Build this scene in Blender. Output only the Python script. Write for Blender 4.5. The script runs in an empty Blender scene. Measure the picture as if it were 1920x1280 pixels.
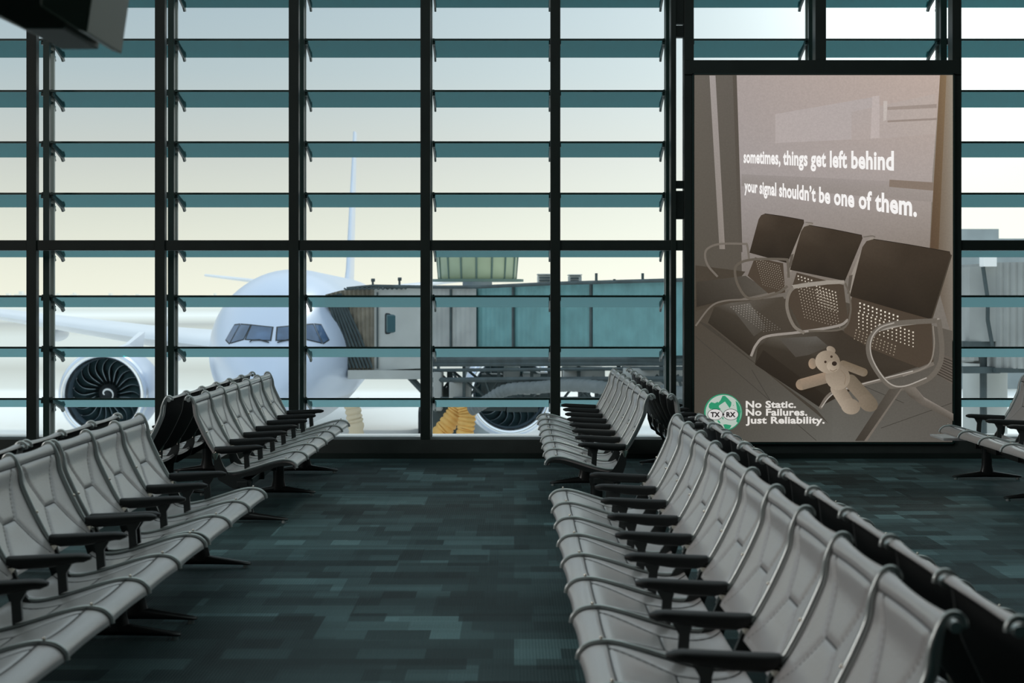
import bpy, math, random
import numpy as np
from mathutils import Vector, Matrix
random.seed(7)
scn = bpy.context.scene
COL = scn.collection
# ------------------------------------------------------------------ camera, sky, exposure
F, CX, CY, EYE = 3050.0, 964.0, 556.0, 1.55
cd = bpy.data.cameras.new('camera'); cam = bpy.data.objects.new('camera', cd); COL.objects.link(cam)
cam.location = (0, 0, EYE); cam.rotation_euler = (math.pi/2, 0, 0)
cd.sensor_width = 36; cd.lens = F/1920*36
cd.shift_x = -(CX-960)/1920; cd.shift_y = -(640-CY)/1920
cd.clip_start = .05; cd.clip_end = 9000
cd.dof.use_dof = True; cd.dof.focus_distance = 15; cd.dof.aperture_fstop = 4.5
scn.camera = cam
vs = scn.view_settings
vs.view_transform = 'Standard'; vs.look = 'None'; vs.gamma = 1; vs.exposure = 0
SUN = Vector((math.sin(math.radians(15.5)), math.cos(math.radians(15.5)), math.tan(math.radians(12)))).normalized()
w = bpy.data.worlds.new('sky'); scn.world = w; w.use_nodes = True
nt = w.node_tree; nt.nodes.clear()
def lin(c):
    return tuple((x/255/12.92 if x/255 <= .04045 else ((x/255+.055)/1.055)**2.4) for x in c[:3])+(1,)
def N(nt, t, **kw):
    n = nt.nodes.new(t)
    for k, v in kw.items():
        if k.startswith('i_'):
            n.inputs[int(k[2:]) if k[2:].isdigit() else k[2:].replace('_', ' ')].default_value = v
        else: setattr(n, k, v)
    return n
def Lk(nt, a, b): nt.links.new(a, b)
out = N(nt, 'ShaderNodeOutputWorld'); bg = N(nt, 'ShaderNodeBackground')
tc = N(nt, 'ShaderNodeTexCoord'); sep = N(nt, 'ShaderNodeSeparateXYZ'); Lk(nt, tc.outputs['Generated'], sep.inputs[0])
def ramp(nt, fac, stops, scale=1.0):
    r = N(nt, 'ShaderNodeValToRGB'); e = r.color_ramp.elements
    while len(e) < len(stops): e.new(.5)
    for el, (p, c) in zip(e, stops): el.position = p; el.color = c
    Lk(nt, fac, r.inputs[0]); return r
el = N(nt, 'ShaderNodeMath', operation='MULTIPLY', i_1=2.0); Lk(nt, sep.outputs[2], el.inputs[0])
def sc(c, k): return tuple(x*k for x in c[:3])+(1,)
UP = 0.9
rA = ramp(nt, el.outputs[0], [(0, lin((252, 248, 232))), (.03, lin((246, 243, 228))), (.10, lin((228, 228, 217))), (.17, lin((210, 212, 208))), (.27, lin((186, 199, 205))), (.38, lin((172, 190, 202))), (.62, (.85, .92, 1.0, 1)), (1, (.85, 1.0, 1.15, 1))])
# warm bright haze around the low sun, to the right of the window wall
dp = N(nt, 'ShaderNodeVectorMath', operation='DOT_PRODUCT'); dp.inputs[1].default_value = SUN; Lk(nt, tc.outputs['Generated'], dp.inputs[0])
mx = N(nt, 'ShaderNodeMath', operation='MAXIMUM', i_1=0.0); Lk(nt, dp.outputs['Value'], mx.inputs[0])
def powr(e, k):
    p = N(nt, 'ShaderNodeMath', operation='POWER', i_1=e); Lk(nt, mx.outputs[0], p.inputs[0])
    m = N(nt, 'ShaderNodeMath', operation='MULTIPLY', i_1=k); Lk(nt, p.outputs[0], m.inputs[0]); return m
g1 = powr(22, .38); g2 = powr(220, .9)
ad = N(nt, 'ShaderNodeMath', operation='ADD'); Lk(nt, g1.outputs[0], ad.inputs[0]); Lk(nt, g2.outputs[0], ad.inputs[1])
glow = N(nt, 'ShaderNodeMix', data_type='RGBA', blend_type='ADD'); glow.inputs[0].default_value = 1
gc = N(nt, 'ShaderNodeVectorMath', operation='SCALE'); gc.inputs[0].default_value = (1, 1.0, .97); Lk(nt, ad.outputs[0], gc.inputs['Scale'])
Lk(nt, rA.outputs[0], glow.inputs[6]); Lk(nt, gc.outputs[0], glow.inputs[7])
Lk(nt, glow.outputs[2], bg.inputs[0]); bg.inputs[1].default_value = 1.0; Lk(nt, bg.outputs[0], out.inputs[0])
# hazy low sun
sl = bpy.data.lights.new('sun', 'SUN'); sl.energy = 0.9; sl.angle = math.radians(9); sl.color = (1, .95, .86)
so = bpy.data.objects.new('sun', sl); COL.objects.link(so)
SD = Vector((math.sin(math.radians(24)), math.cos(math.radians(24)), math.tan(math.radians(50)))).normalized()
so.rotation_euler = SD.to_track_quat('Z', 'Y').to_euler()
# soft ceiling light of the hall
def area(name, loc, sx, sy, e, col):
    a = bpy.data.lights.new(name, 'AREA'); a.shape = 'RECTANGLE'; a.size = sx; a.size_y = sy; a.energy = e; a.color = col
    o = bpy.data.objects.new(name, a); COL.objects.link(o); o.location = loc; return o
area('ceiling_light', (0, 8.5, 6.6), 12, 8, 220, (.86, 1, 1))
# added fill lamp, unseen at the left, brightens the left-facing seat backs
sdl = area('side_fill', (-10.8, 5.0, 4.0), 3.5, 7, 620, (1, .93, .90)); sdl.rotation_euler = Vector((-9.5, 0, 3.0)).to_track_quat('Z', 'Y').to_euler()

# ------------------------------------------------------------------ helpers
def at(px, py, Y): return Vector(((px-CX)*Y/F, Y, EYE-(py-CY)*Y/F))
class MB:
    def __init__(s): s.v = []; s.f = []; s.m = []; s.c = []
    def add(s, vs, fs, mi=0, cols=None):
        b = len(s.v); s.v += [tuple(p) for p in vs]; s.f += [tuple(i+b for i in f) for f in fs]; s.m += [mi]*len(fs)
        if cols is not None: s.c += [tuple(c) for c in cols]
        return s
    def box(s, a, b, mi=0):
        x0, y0, z0 = [min(a[i], b[i]) for i in range(3)]; x1, y1, z1 = [max(a[i], b[i]) for i in range(3)]
        return s.add([(x0,y0,z0),(x1,y0,z0),(x1,y1,z0),(x0,y1,z0),(x0,y0,z1),(x1,y0,z1),(x1,y1,z1),(x0,y1,z1)],
            [(0,3,2,1),(4,5,6,7),(0,1,5,4),(1,2,6,5),(2,3,7,6),(3,0,4,7)], mi)
    def hexa(s, p, mi=0):   # 8 points, bottom loop then top loop
        return s.add(p, [(0,3,2,1),(4,5,6,7),(0,1,5,4),(1,2,6,5),(2,3,7,6),(3,0,4,7)], mi)
    def tube(s, pts, r, n=10, mi=0, caps=True, flat=None):
        pts = [Vector(p) for p in pts]; rs = r if isinstance(r, (list, tuple, np.ndarray)) else [r]*len(pts)
        up = None; vs = []; k = len(pts)
        for i, p in enumerate(pts):
            t = (pts[min(i+1, k-1)]-pts[max(i-1, 0)]).normalized()
            if up is None: up = Vector((0,0,1)) if abs(t.z) < .9 else Vector((1,0,0))
            sd = t.cross(up).normalized(); up = sd.cross(t).normalized()
            for j in range(n):
                a = 2*math.pi*j/n; vs.append(p+sd*math.cos(a)*rs[i]*(flat or 1)+up*math.sin(a)*rs[i])
        fs = [(i*n+j, i*n+(j+1) % n, (i+1)*n+(j+1) % n, (i+1)*n+j) for i in range(k-1) for j in range(n)]
        if caps: fs += [tuple(range(n))[::-1], tuple((k-1)*n+j for j in range(n))]
        return s.add(vs, fs, mi)
    def ball(s, c, r, n=10, m=7, mi=0):
        if not isinstance(r, (tuple, list)): r = (r, r, r)
        vs = [(c[0]+r[0]*math.sin(math.pi*i/m)*math.cos(2*math.pi*j/n), c[1]+r[1]*math.sin(math.pi*i/m)*math.sin(2*math.pi*j/n), c[2]+r[2]*math.cos(math.pi*i/m)) for i in range(m+1) for j in range(n)]
        fs = [(i*n+j, (i+1)*n+j, (i+1)*n+(j+1) % n, i*n+(j+1) % n) for i in range(m) for j in range(n)]
        return s.add(vs, fs, mi)
    def loft(s, rings, mi=0, caps=True):
        n = len(rings[0]); vs = [p for r in rings for p in r]
        fs = [(i*n+j, i*n+(j+1) % n, (i+1)*n+(j+1) % n, (i+1)*n+j) for i in range(len(rings)-1) for j in range(n)]
        if caps: fs += [tuple(range(n))[::-1], tuple((len(rings)-1)*n+j for j in range(n))]
        return s.add(vs, fs, mi)
    def prism(s, pts, d, mi=0):   # planar polygon pushed along d
        n = len(pts); d = Vector(d); p = [Vector(q) for q in pts]
        return s.add(p+[q+d for q in p], [tuple(range(n)), tuple(range(2*n-1, n-1, -1))]+[(i, i+n, (i+1) % n+n, (i+1) % n) for i in range(n)], mi)
    def build(s, name, mats, parent=None, smooth=False, bevel=0, loc=None):
        me = bpy.data.meshes.new(name); me.from_pydata(s.v, [], s.f)
        for m in (mats if isinstance(mats, (list, tuple)) else [mats]): me.materials.append(m)
        me.polygons.foreach_set('material_index', s.m)
        if s.c:
            ca = me.color_attributes.new('print', 'FLOAT_COLOR', 'POINT')
            ca.data.foreach_set('color', np.array(s.c, dtype=np.float32).ravel())
        me.update()
        import bmesh
        b = bmesh.new(); b.from_mesh(me)
        if not s.c: bmesh.ops.recalc_face_normals(b, faces=b.faces)
        b.to_mesh(me); b.free()
        if smooth:
            me.polygons.foreach_set('use_smooth', [True]*len(me.polygons))
            try: me.set_sharp_from_angle(angle=math.radians(48))
            except Exception: pass
        o = bpy.data.objects.new(name, me); COL.objects.link(o)
        if loc: o.location = loc
        if parent: o.parent = parent
        if bevel:
            bv = o.modifiers.new('bevel', 'BEVEL'); bv.width = bevel; bv.segments = 2; bv.limit_method = 'ANGLE'
        return o
def tag(o, label=None, cat=None, group=None, kind=None):
    if label: o['label'] = label
    if cat: o['category'] = cat
    if group: o['group'] = group
    if kind: o['kind'] = kind
    return o
def empty(name, loc, rz=0):
    o = bpy.data.objects.new(name, None); COL.objects.link(o); o.location = loc; o.rotation_euler = (0, 0, rz); o.empty_display_size = .2; return o
def copy_tree(o, parent=None):
    c = o.copy(); COL.objects.link(c); c.parent = parent
    for ch in o.children: copy_tree(ch, c)
    return c
def smoothline(pts, n=6):
    P = [np.array(p, float) for p in pts]; P = [2*P[0]-P[1]]+P+[2*P[-1]-P[-2]]; out = []
    for i in range(1, len(P)-2):
        for k in range(n):
            t = k/n; a, b, c, d = P[i-1:i+3]
            out.append(.5*((2*b)+(-a+c)*t+(2*a-5*b+4*c-d)*t*t+(-a+3*b-3*c+d)*t**3))
    out.append(P[-2]); return np.array(out)

# ------------------------------------------------------------------ materials
def mat(name, col, rough=.5, metal=0, spec=.5, bump=None, noise=None, emit=None, coat=0, coatr=.2):
    m = bpy.data.materials.new(name); m.use_nodes = True; t = m.node_tree; b = t.nodes['Principled BSDF']
    b.inputs['Base Color'].default_value = col if len(col) == 4 else tuple(col)+(1,)
    b.inputs['Roughness'].default_value = rough; b.inputs['Metallic'].default_value = metal
    b.inputs['Specular IOR Level'].default_value = spec; b.inputs['Coat Weight'].default_value = coat; b.inputs['Coat Roughness'].default_value = coatr
    if noise or bump:
        co = N(t, 'ShaderNodeTexCoord')
    if noise:   # (scale, amount)
        nz = N(t, 'ShaderNodeTexNoise'); nz.inputs['Scale'].default_value = noise[0]; nz.inputs['Detail'].default_value = 5; Lk(t, co.outputs['Object'], nz.inputs[0])
        c = b.inputs['Base Color'].default_value[:]
        r = ramp(t, nz.outputs[0], [(.3, sc(c, 1-noise[1])), (.7, sc(c, 1+noise[1]))]); Lk(t, r.outputs[0], b.inputs['Base Color'])
    if bump:
        nz = N(t, 'ShaderNodeTexNoise'); nz.inputs['Scale'].default_value = bump[0]; nz.inputs['Detail'].default_value = 3; Lk(t, co.outputs['Object'], nz.inputs[0])
        bp = N(t, 'ShaderNodeBump'); bp.inputs['Strength'].default_value = bump[1]; bp.inputs['Distance'].default_value = .005
        Lk(t, nz.outputs[0], bp.inputs['Height']); Lk(t, bp.outputs[0], b.inputs['Normal'])
    if emit:
        b.inputs['Emission Color'].default_value = emit[0]; b.inputs['Emission Strength'].default_value = emit[1]
    return m
M = {}
M['leather'] = mat('grey_black_leather', (.48, .465, .46), .31, spec=1.0, bump=(90, .2), coat=.4, coatr=.25)
M['leather_back'] = mat('black_leather_back', (.012, .013, .013), .6, spec=.3)
M['aluminium'] = mat('polished_aluminium', (.52, .57, .56), .32, metal=.6)
M['alu_dark'] = mat('dark_cast_metal', (.055, .06, .06), .3, metal=.6, spec=.5)
M['rivet'] = mat('bright_rivet', (.85, .78, .68), .2, metal=1)
M['arm'] = mat('black_urethane', (.010, .012, .012), .5, spec=.3)
M['frame'] = mat('dark_window_frame', (.014, .022, .019), .5, spec=.3, noise=(3, .2))
M['post'] = mat('green_black_post', (.012, .035, .032), .4, spec=.4)
M['post_grey'] = mat('grey_aluminium_strip', (.30, .34, .33), .4, metal=.3)
M['white_ledge'] = mat('white_ledge', (.85, .86, .86), .5)
M['base'] = mat('dark_sill_cladding', (.032, .040, .037), .6, noise=(4, .2))
M['wall'] = mat('hall_wall', (.05, .07, .068), .8, noise=(1, .15))
M['ceil'] = mat('hall_ceiling', (.10, .12, .115), .8, noise=(1, .1))
M['sign'] = mat('sign_casing', (.04, .065, .05), .5, noise=(3, .1))
M['sign_side'] = mat('sign_face', (.10, .15, .115), .45)
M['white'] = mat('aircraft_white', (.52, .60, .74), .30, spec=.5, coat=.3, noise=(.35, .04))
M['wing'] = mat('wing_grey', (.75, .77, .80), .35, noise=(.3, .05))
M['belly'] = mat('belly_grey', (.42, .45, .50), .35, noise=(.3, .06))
M['lip'] = mat('polished_lip', (.85, .87, .9), .22, metal=1)
M['duct'] = mat('intake_duct', (.10, .14, .17), .4)
M['fan'] = mat('fan_blade', (.05, .09, .10), .32, metal=.5, noise=(2, .3))
M['fanedge'] = mat('fan_blade_edge', (.20, .25, .28), .4, metal=.5)
M['dark'] = mat('dark_rubber', (.02, .025, .028), .7)
M['cockpit'] = mat('cockpit_glass', (.05, .10, .19), .12, spec=.8, noise=(1.2, .35))
M['whitepaint'] = mat('white_paint', (.9, .9, .9), .5)
M['bridge'] = mat('bridge_grey', (.33, .345, .34), .6, noise=(1.2, .12))
M['bridge_light'] = mat('bridge_light_grey', (.43, .45, .44), .6, noise=(1.2, .10))
M['bridge_teal_reflection'] = mat('bridge_teal_reflection', (.12, .27, .285), .6, noise=(1.5, .15))  # teal reflection in the window glass, painted onto the tunnel panels
M['bellows'] = mat('bridge_bellows', (.22, .20, .16), .8, noise=(2, .3))
M['truss'] = mat('bridge_steel', (.045, .065, .07), .6, noise=(2, .3))
M['glassdark'] = mat('dark_glass', (.04, .10, .12), .15, spec=.7)
M['hose'] = mat('yellow_hose', (.72, .42, .12), .7, noise=(2, .15))
M['hosegrey'] = mat('grey_hose', (.13, .15, .155), .7, noise=(2, .15))
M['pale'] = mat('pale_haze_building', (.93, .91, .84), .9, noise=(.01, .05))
M['drum'] = mat('pale_green_reflection', (.36, .42, .27), .35, noise=(.4, .2))  # colour of the green-lit reflection, put on a solid drum
M['drumrib'] = mat('drum_rib', (.10, .16, .13), .5)
M['bldg'] = mat('terminal_grey', (.30, .34, .35), .7, noise=(.6, .12))

def glassmat(name, tint, ior=1.45, rough=0.0, k=1.0, dif=None, gt=(1, 1, 1)):
    m = bpy.data.materials.new(name); m.use_nodes = True; t = m.node_tree; t.nodes.clear()
    o = N(t, 'ShaderNodeOutputMaterial'); tr = N(t, 'ShaderNodeBsdfTransparent'); tr.inputs[0].default_value = tuple(tint)+(1,)
    gl = N(t, 'ShaderNodeBsdfGlossy'); gl.inputs['Roughness'].default_value = rough; gl.inputs[0].default_value = tuple(gt)+(1,)
    fr = N(t, 'ShaderNodeFresnel'); fr.inputs[0].default_value = ior
    mu = N(t, 'ShaderNodeMath', operation='MULTIPLY', i_1=k); Lk(t, fr.outputs[0], mu.inputs[0])
    mxs = N(t, 'ShaderNodeMixShader'); Lk(t, mu.outputs[0], mxs.inputs[0]); Lk(t, gl.outputs[0], mxs.inputs[2])
    if dif:
        d = N(t, 'ShaderNodeBsdfDiffuse'); d.inputs[0].default_value = tuple(dif[0])+(1,)
        m2 = N(t, 'ShaderNodeMixShader'); m2.inputs[0].default_value = dif[1]; Lk(t, tr.outputs[0], m2.inputs[1]); Lk(t, d.outputs[0], m2.inputs[2])
        Lk(t, m2.outputs[0], mxs.inputs[1])
    else: Lk(t, tr.outputs[0], mxs.inputs[1])
    Lk(t, mxs.outputs[0], o.inputs[0]); return m
M['glass'] = glassmat('window_glass', (.96, .985, .975), 1.25, 0, .6)
M['louvre'] = glassmat('teal_louvre_glass', (.03, .20, .205), 1.5, .05, .66, gt=(.50, .88, .95))

def carpetmat():
    m = bpy.data.materials.new('teal_patchwork_carpet'); m.use_nodes = True; t = m.node_tree; b = t.nodes['Principled BSDF']
    b.inputs['Roughness'].default_value = .7; b.inputs['Specular IOR Level'].default_value = .2
    b.inputs['Sheen Weight'].default_value = .10; b.inputs['Sheen Roughness'].default_value = .45; b.inputs['Sheen Tint'].default_value = (.45, .95, 1, 1)
    co = N(t, 'ShaderNodeTexCoord')
    def brick(sx, sy, c1, c2, off, rot=0):
        mp = N(t, 'ShaderNodeMapping'); mp.inputs['Scale'].default_value = (sx, sy, 1); mp.inputs['Location'].default_value = off; Lk(t, co.outputs['Object'], mp.inputs[0])
        br = N(t, 'ShaderNodeTexBrick'); Lk(t, mp.outputs[0], br.inputs[0])
        br.inputs['Color1'].default_value = c1; br.inputs['Color2'].default_value = c2; br.inputs['Mortar'].default_value = c1
        br.inputs['Scale'].default_value = 1; br.inputs['Mortar Size'].default_value = 0.0; br.inputs['Bias'].default_value = 0
        br.inputs['Brick Width'].default_value = 1.0; br.inputs['Row Height'].default_value = 1.0
        br.offset = .37; br.offset_frequency = 2; br.squash = .6; br.squash_frequency = 3
        return br
    g0 = (.50, .50, .50, 1); g1 = (1.55, 1.5, 1.5, 1)
    a = brick(1.5, 1.9, g0, g1, (0, 0, 0)); c = brick(3.4, 5.0, (.45, .45, .45, 1), (1.45, 1.4, 1.4, 1), (.31, .17, 0)); d = brick(.9, 11.0, (.85, .85, .85, 1), (1.12, 1.12, 1.12, 1), (.13, .4, 0))
    m1 = N(t, 'ShaderNodeMix', data_type='RGBA', blend_type='MULTIPLY'); m1.inputs[0].default_value = 1; Lk(t, a.outputs[0], m1.inputs[6]); Lk(t, c.outputs[0], m1.inputs[7])
    m2 = N(t, 'ShaderNodeMix', data_type='RGBA', blend_type='MULTIPLY'); m2.inputs[0].default_value = 1; Lk(t, m1.outputs[2], m2.inputs[6]); Lk(t, d.outputs[0], m2.inputs[7])
    m3 = N(t, 'ShaderNodeMix', data_type='RGBA', blend_type='MULTIPLY'); m3.inputs[0].default_value = 1; m3.inputs[7].default_value = (.034, .069, .072, 1)
    gm = N(t, 'ShaderNodeGamma'); gm.inputs[1].default_value = 1.7; Lk(t, m2.outputs[2], gm.inputs[0]); Lk(t, gm.outputs[0], m3.inputs[6])
    # fine ribbed pile
    wv = N(t, 'ShaderNodeTexWave'); wv.inputs['Scale'].default_value = 22; wv.inputs['Distortion'].default_value = .6; wv.bands_direction = 'X'; Lk(t, co.outputs['Object'], wv.inputs[0])
    nz = N(t, 'ShaderNodeTexNoise'); nz.inputs['Scale'].default_value = 160; Lk(t, co.outputs['Object'], nz.inputs[0])
    mm = N(t, 'ShaderNodeMath', operation='ADD'); Lk(t, wv.outputs[1], mm.inputs[0]); Lk(t, nz.outputs[0], mm.inputs[1])
    rr = ramp(t, nz.outputs[0], [(.3, (.7, .7, .7, 1)), (.7, (1.3, 1.3, 1.3, 1))]); m4 = N(t, 'ShaderNodeMix', data_type='RGBA', blend_type='MULTIPLY'); m4.inputs[0].default_value = .8
    Lk(t, m3.outputs[2], m4.inputs[6]); Lk(t, rr.outputs[0], m4.inputs[7]); Lk(t, m4.outputs[2], b.inputs['Base Color'])
    bp = N(t, 'ShaderNodeBump'); bp.inputs['Strength'].default_value = .35; bp.inputs['Distance'].default_value = .004; Lk(t, mm.outputs[0], bp.inputs['Height']); Lk(t, bp.outputs[0], b.inputs['Normal'])
    return m
M['carpet'] = carpetmat()
def apronmat():
    m = bpy.data.materials.new('concrete_apron'); m.use_nodes = True; t = m.node_tree; b = t.nodes['Principled BSDF']
    b.inputs['Roughness'].default_value = .9; b.inputs['Specular IOR Level'].default_value = .2
    co = N(t, 'ShaderNodeTexCoord'); sp = N(t, 'ShaderNodeSeparateXYZ'); Lk(t, co.outputs['Object'], sp.inputs[0])
    # logarithmic bands of concrete, sand and asphalt running across the field
    nz = N(t, 'ShaderNodeTexNoise'); nz.inputs['Scale'].default_value = .012; Lk(t, co.outputs['Object'], nz.inputs[0])
    lg = N(t, 'ShaderNodeMath', operation='LOGARITHM', i_1=10.0); Lk(t, sp.outputs[1], lg.inputs[0])
    md = N(t, 'ShaderNodeMath', operation='MULTIPLY_ADD', i_1=.05, i_2=-.025); Lk(t, nz.outputs[0], md.inputs[0])
    a2 = N(t, 'ShaderNodeMath', operation='ADD'); Lk(t, lg.outputs[0], a2.inputs[0]); Lk(t, md.outputs[0], a2.inputs[1])
    mr = N(t, 'ShaderNodeMapRange'); mr.inputs[1].default_value = 1.8; mr.inputs[2].default_value = 3.4; Lk(t, a2.outputs[0], mr.inputs[0])
    def P(d): return (math.log10(d)-1.8)/1.6
    W = (.92, .91, .87, 1); S = (.60, .57, .50, 1); G = (.50, .48, .44, 1); L = (.74, .72, .65, 1)
    r = ramp(t, mr.outputs[0], [(P(70), W), (P(124), W), (P(130), L), (P(165), S), (P(200), L), (P(300), L), (P(380), S), (P(440), G), (P(520), L), (P(640), W), (P(900), L), (P(1500), (.88, .85, .75, 1))])
    Lk(t, r.outputs[0], b.inputs['Base Color']); return m
M['apron'] = apronmat()
def printmat():
    m = bpy.data.materials.new('backlit_print'); m.use_nodes = True; t = m.node_tree; b = t.nodes['Principled BSDF']
    a = N(t, 'ShaderNodeAttribute', attribute_name='print'); b.inputs['Base Color'].default_value = (.02, .02, .02, 1); b.inputs['Roughness'].default_value = .6
    b.inputs['Specular IOR Level'].default_value = .1
    co = N(t, 'ShaderNodeTexCoord'); nz = N(t, 'ShaderNodeTexNoise'); nz.inputs['Scale'].default_value = 60; nz.inputs['Detail'].default_value = 3; Lk(t, co.outputs['Object'], nz.inputs[0])
    rr = ramp(t, nz.outputs[0], [(.3, (.95, .95, .95, 1)), (.7, (1.05, 1.05, 1.05, 1))]); mu = N(t, 'ShaderNodeMix', data_type='RGBA', blend_type='MULTIPLY'); mu.inputs[0].default_value = 1
    Lk(t, a.outputs['Color'], mu.inputs[6]); Lk(t, rr.outputs[0], mu.inputs[7])
    Lk(t, mu.outputs[2], b.inputs['Emission Color']); b.inputs['Emission Strength'].default_value = 1.0; return m
M['print'] = printmat()
def inkmat(name, c): return mat(name, (.02, .02, .02), .6, spec=.1, emit=(lin(c), 1.0))

# ------------------------------------------------------------------ the hall
YW = 15.62            # inner face of the window wall
XL, XR, YB, HC = -11.0, 10.5, -6.0, 7.0
def struct(name, mb, m, **k): return tag(mb.build(name, m, **k), kind='structure')
struct('floor', MB().box((XL, YB, -.25), (XR, YW+.35, 0)), M['carpet'])
struct('ceiling', MB().box((XL, YB, HC), (XR, YW+1.2, HC+.3)), M['ceil'])
struct('wall_left', MB().box((XL-.2, YB, -.25), (XL, YW+.35, HC)), M['wall'])
struct('wall_right', MB().box((XR, YB, -.25), (XR+.2, YW+.35, HC)), M['wall'])
struct('wall_back', MB().box((XL, YB-.2, -.25), (XR, YB, HC)), M['wall'])
PM = F/YW
def wx(px): return (px-CX)/PM
def wz(py): return EYE-(py-CY)/PM
ZT0, ZT1 = wz(469), wz(450)       # transom
mull = [-187, -433, -679, 60, 301, 552, 799, 1043]
PXL, PXR, PZT, PZB = wx(1300), wx(1803), wz(113), wz(828)
# sill cladding under the glass
struct('trim_1', MB().box((XL, YW, 0), (XR, YW+.32, wz(824))), M['base'])
struct('trim_2', MB().box((XL, YW-.05, 0), (XR, YW, .05)), M['frame'])
n_ = 3
mw = .095
for px in sorted(mull):
    x = wx(px)-.008; mb = MB().box((x-mw/2, YW, wz(824)), (x+mw/2, YW+.10, HC))
    struct('trim_%d' % n_, mb, M['frame'], bevel=.004); n_ += 1
for a, b in ((wx(1258), wx(1268)), (wx(1283), wx(1301)), (wx(1786), wx(1803)), (wx(2040), wx(2058)), (wx(2290), wx(2308)), (wx(2536), wx(2554))):
    struct('trim_%d' % n_, MB().box((a, YW, wz(824)), (b, YW+.17, HC)), M['frame'], bevel=.004); n_ += 1
struct('trim_%d' % n_, MB().box((wx(1529), YW, PZT), (wx(1549), YW+.16, HC)), M['frame'], bevel=.004); n_ += 1
# transom rails, one per side of the advertising panel, and the beam over the panel
for a, b in ((XL, wx(1284)), (wx(1802), XR)):
    struct('trim_%d' % n_, MB().box((a, YW+.02, ZT0), (b, YW+.14, ZT1)), M['frame'], bevel=.004); n_ += 1
struct('trim_%d' % n_, MB().box((wx(1284), YW-.02, wz(140)), (wx(1802), YW+.15, PZT)), M['frame'], bevel=.004); n_ += 1
struct('trim_%d' % n_, MB().box((XL, YW+.02, wz(-190)), (XR, YW+.14, wz(-172))), M['frame']); n_ += 1
# small links between the twin posts beside the panel
for i, (y0, y1) in enumerate(((-40, 43), (46, 68), (338, 352), (357, 410))):
    struct('trim_%d' % n_, MB().box((wx(1266), YW+.05, wz(y1)), (wx(1285), YW+.13, wz(y0))), M['frame']); n_ += 1
# panes: upper and lower light of each bay
edges = sorted(mull); xs = [XL]+[wx(p) for p in edges]+[wx(1264), wx(1291)]
panes = []
for a, b in zip(xs[:-1], xs[1:]): panes += [(a, b, wz(824), ZT0+.02), (a, b, ZT1-.02, wz(-180)), (a, b, wz(-180), HC)]
for a, b in ((wx(1291), wx(1539)), (wx(1539), wx(1794))): panes += [(a, b, PZT-.02, wz(-180)), (a, b, wz(-180), HC)]
for a, b in ((wx(1794), wx(2049)), (wx(2049), wx(2299)), (wx(2299), wx(2545)), (wx(2545), XR)): panes += [(a, b, wz(824), ZT0+.02), (a, b, ZT1-.02, wz(-180)), (a, b, wz(-180), HC)]
for i, (a, b, z0, z1) in enumerate(panes):
    struct('window_%d' % (i+1), MB().box((a, YW+.075, z0), (b, YW+.087, z1)), M['glass'])
struct('trim_%d' % n_, MB().box((XL, YW+.32, .02), (XR, YW+.95, .155)), M['white_ledge']); n_ += 1
# exterior louvre posts (dark post and grey strip standing off each mullion)
postx = [wx(p) for p in edges]+[wx(1263)]
post2 = [wx(1301), wx(1539), wx(1794), wx(2049), wx(2299), wx(2545)]
for i, x in enumerate(postx+post2):
    z0 = .155 if not (wx(1400) < x < wx(1700)) else PZT
    r = empty('louvre_post', (x, YW+.50, z0))
    big = {0: 'third', 1: 'second', 2: 'first'}
    names = ['third beyond the left picture edge', 'second beyond the left picture edge', 'first beyond the left picture edge', 'beside the leftmost mullion in view', 'between the engine and the jet nose', 'behind the mullion crossing the cockpit', 'behind the central mullion', 'behind the mullion left of the far right seats', 'left of the advertising panel', 'at the left edge of the panel', 'above the middle of the advertising panel', 'at the right edge of the advertising panel', 'right of the panel, beyond the frame, first', 'right of the panel, beyond the frame, second', 'right of the panel, beyond the frame, third']
    tag(r, 'dark green louvre post outside, '+names[i], 'post', 'louvre posts outside the glass')
    MB().box((-.030, -.03, 0), (.030, .03, HC-z0)).build('post', M['post'], r)
    MB().box((-.028, .15, 0), (.028, .19, HC-z0)).build('cover_strip', M['post_grey'], r)
    mb = MB()
    for k in range(13):
        zz = wz(824)+.25+k*.51
        if zz > z0+.05 and zz < HC: mb.box((-.012, .02, zz-z0-.012), (.012, .16, zz-z0+.012))
    if mb.v: mb.build('spacer', M['post'], r)
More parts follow.
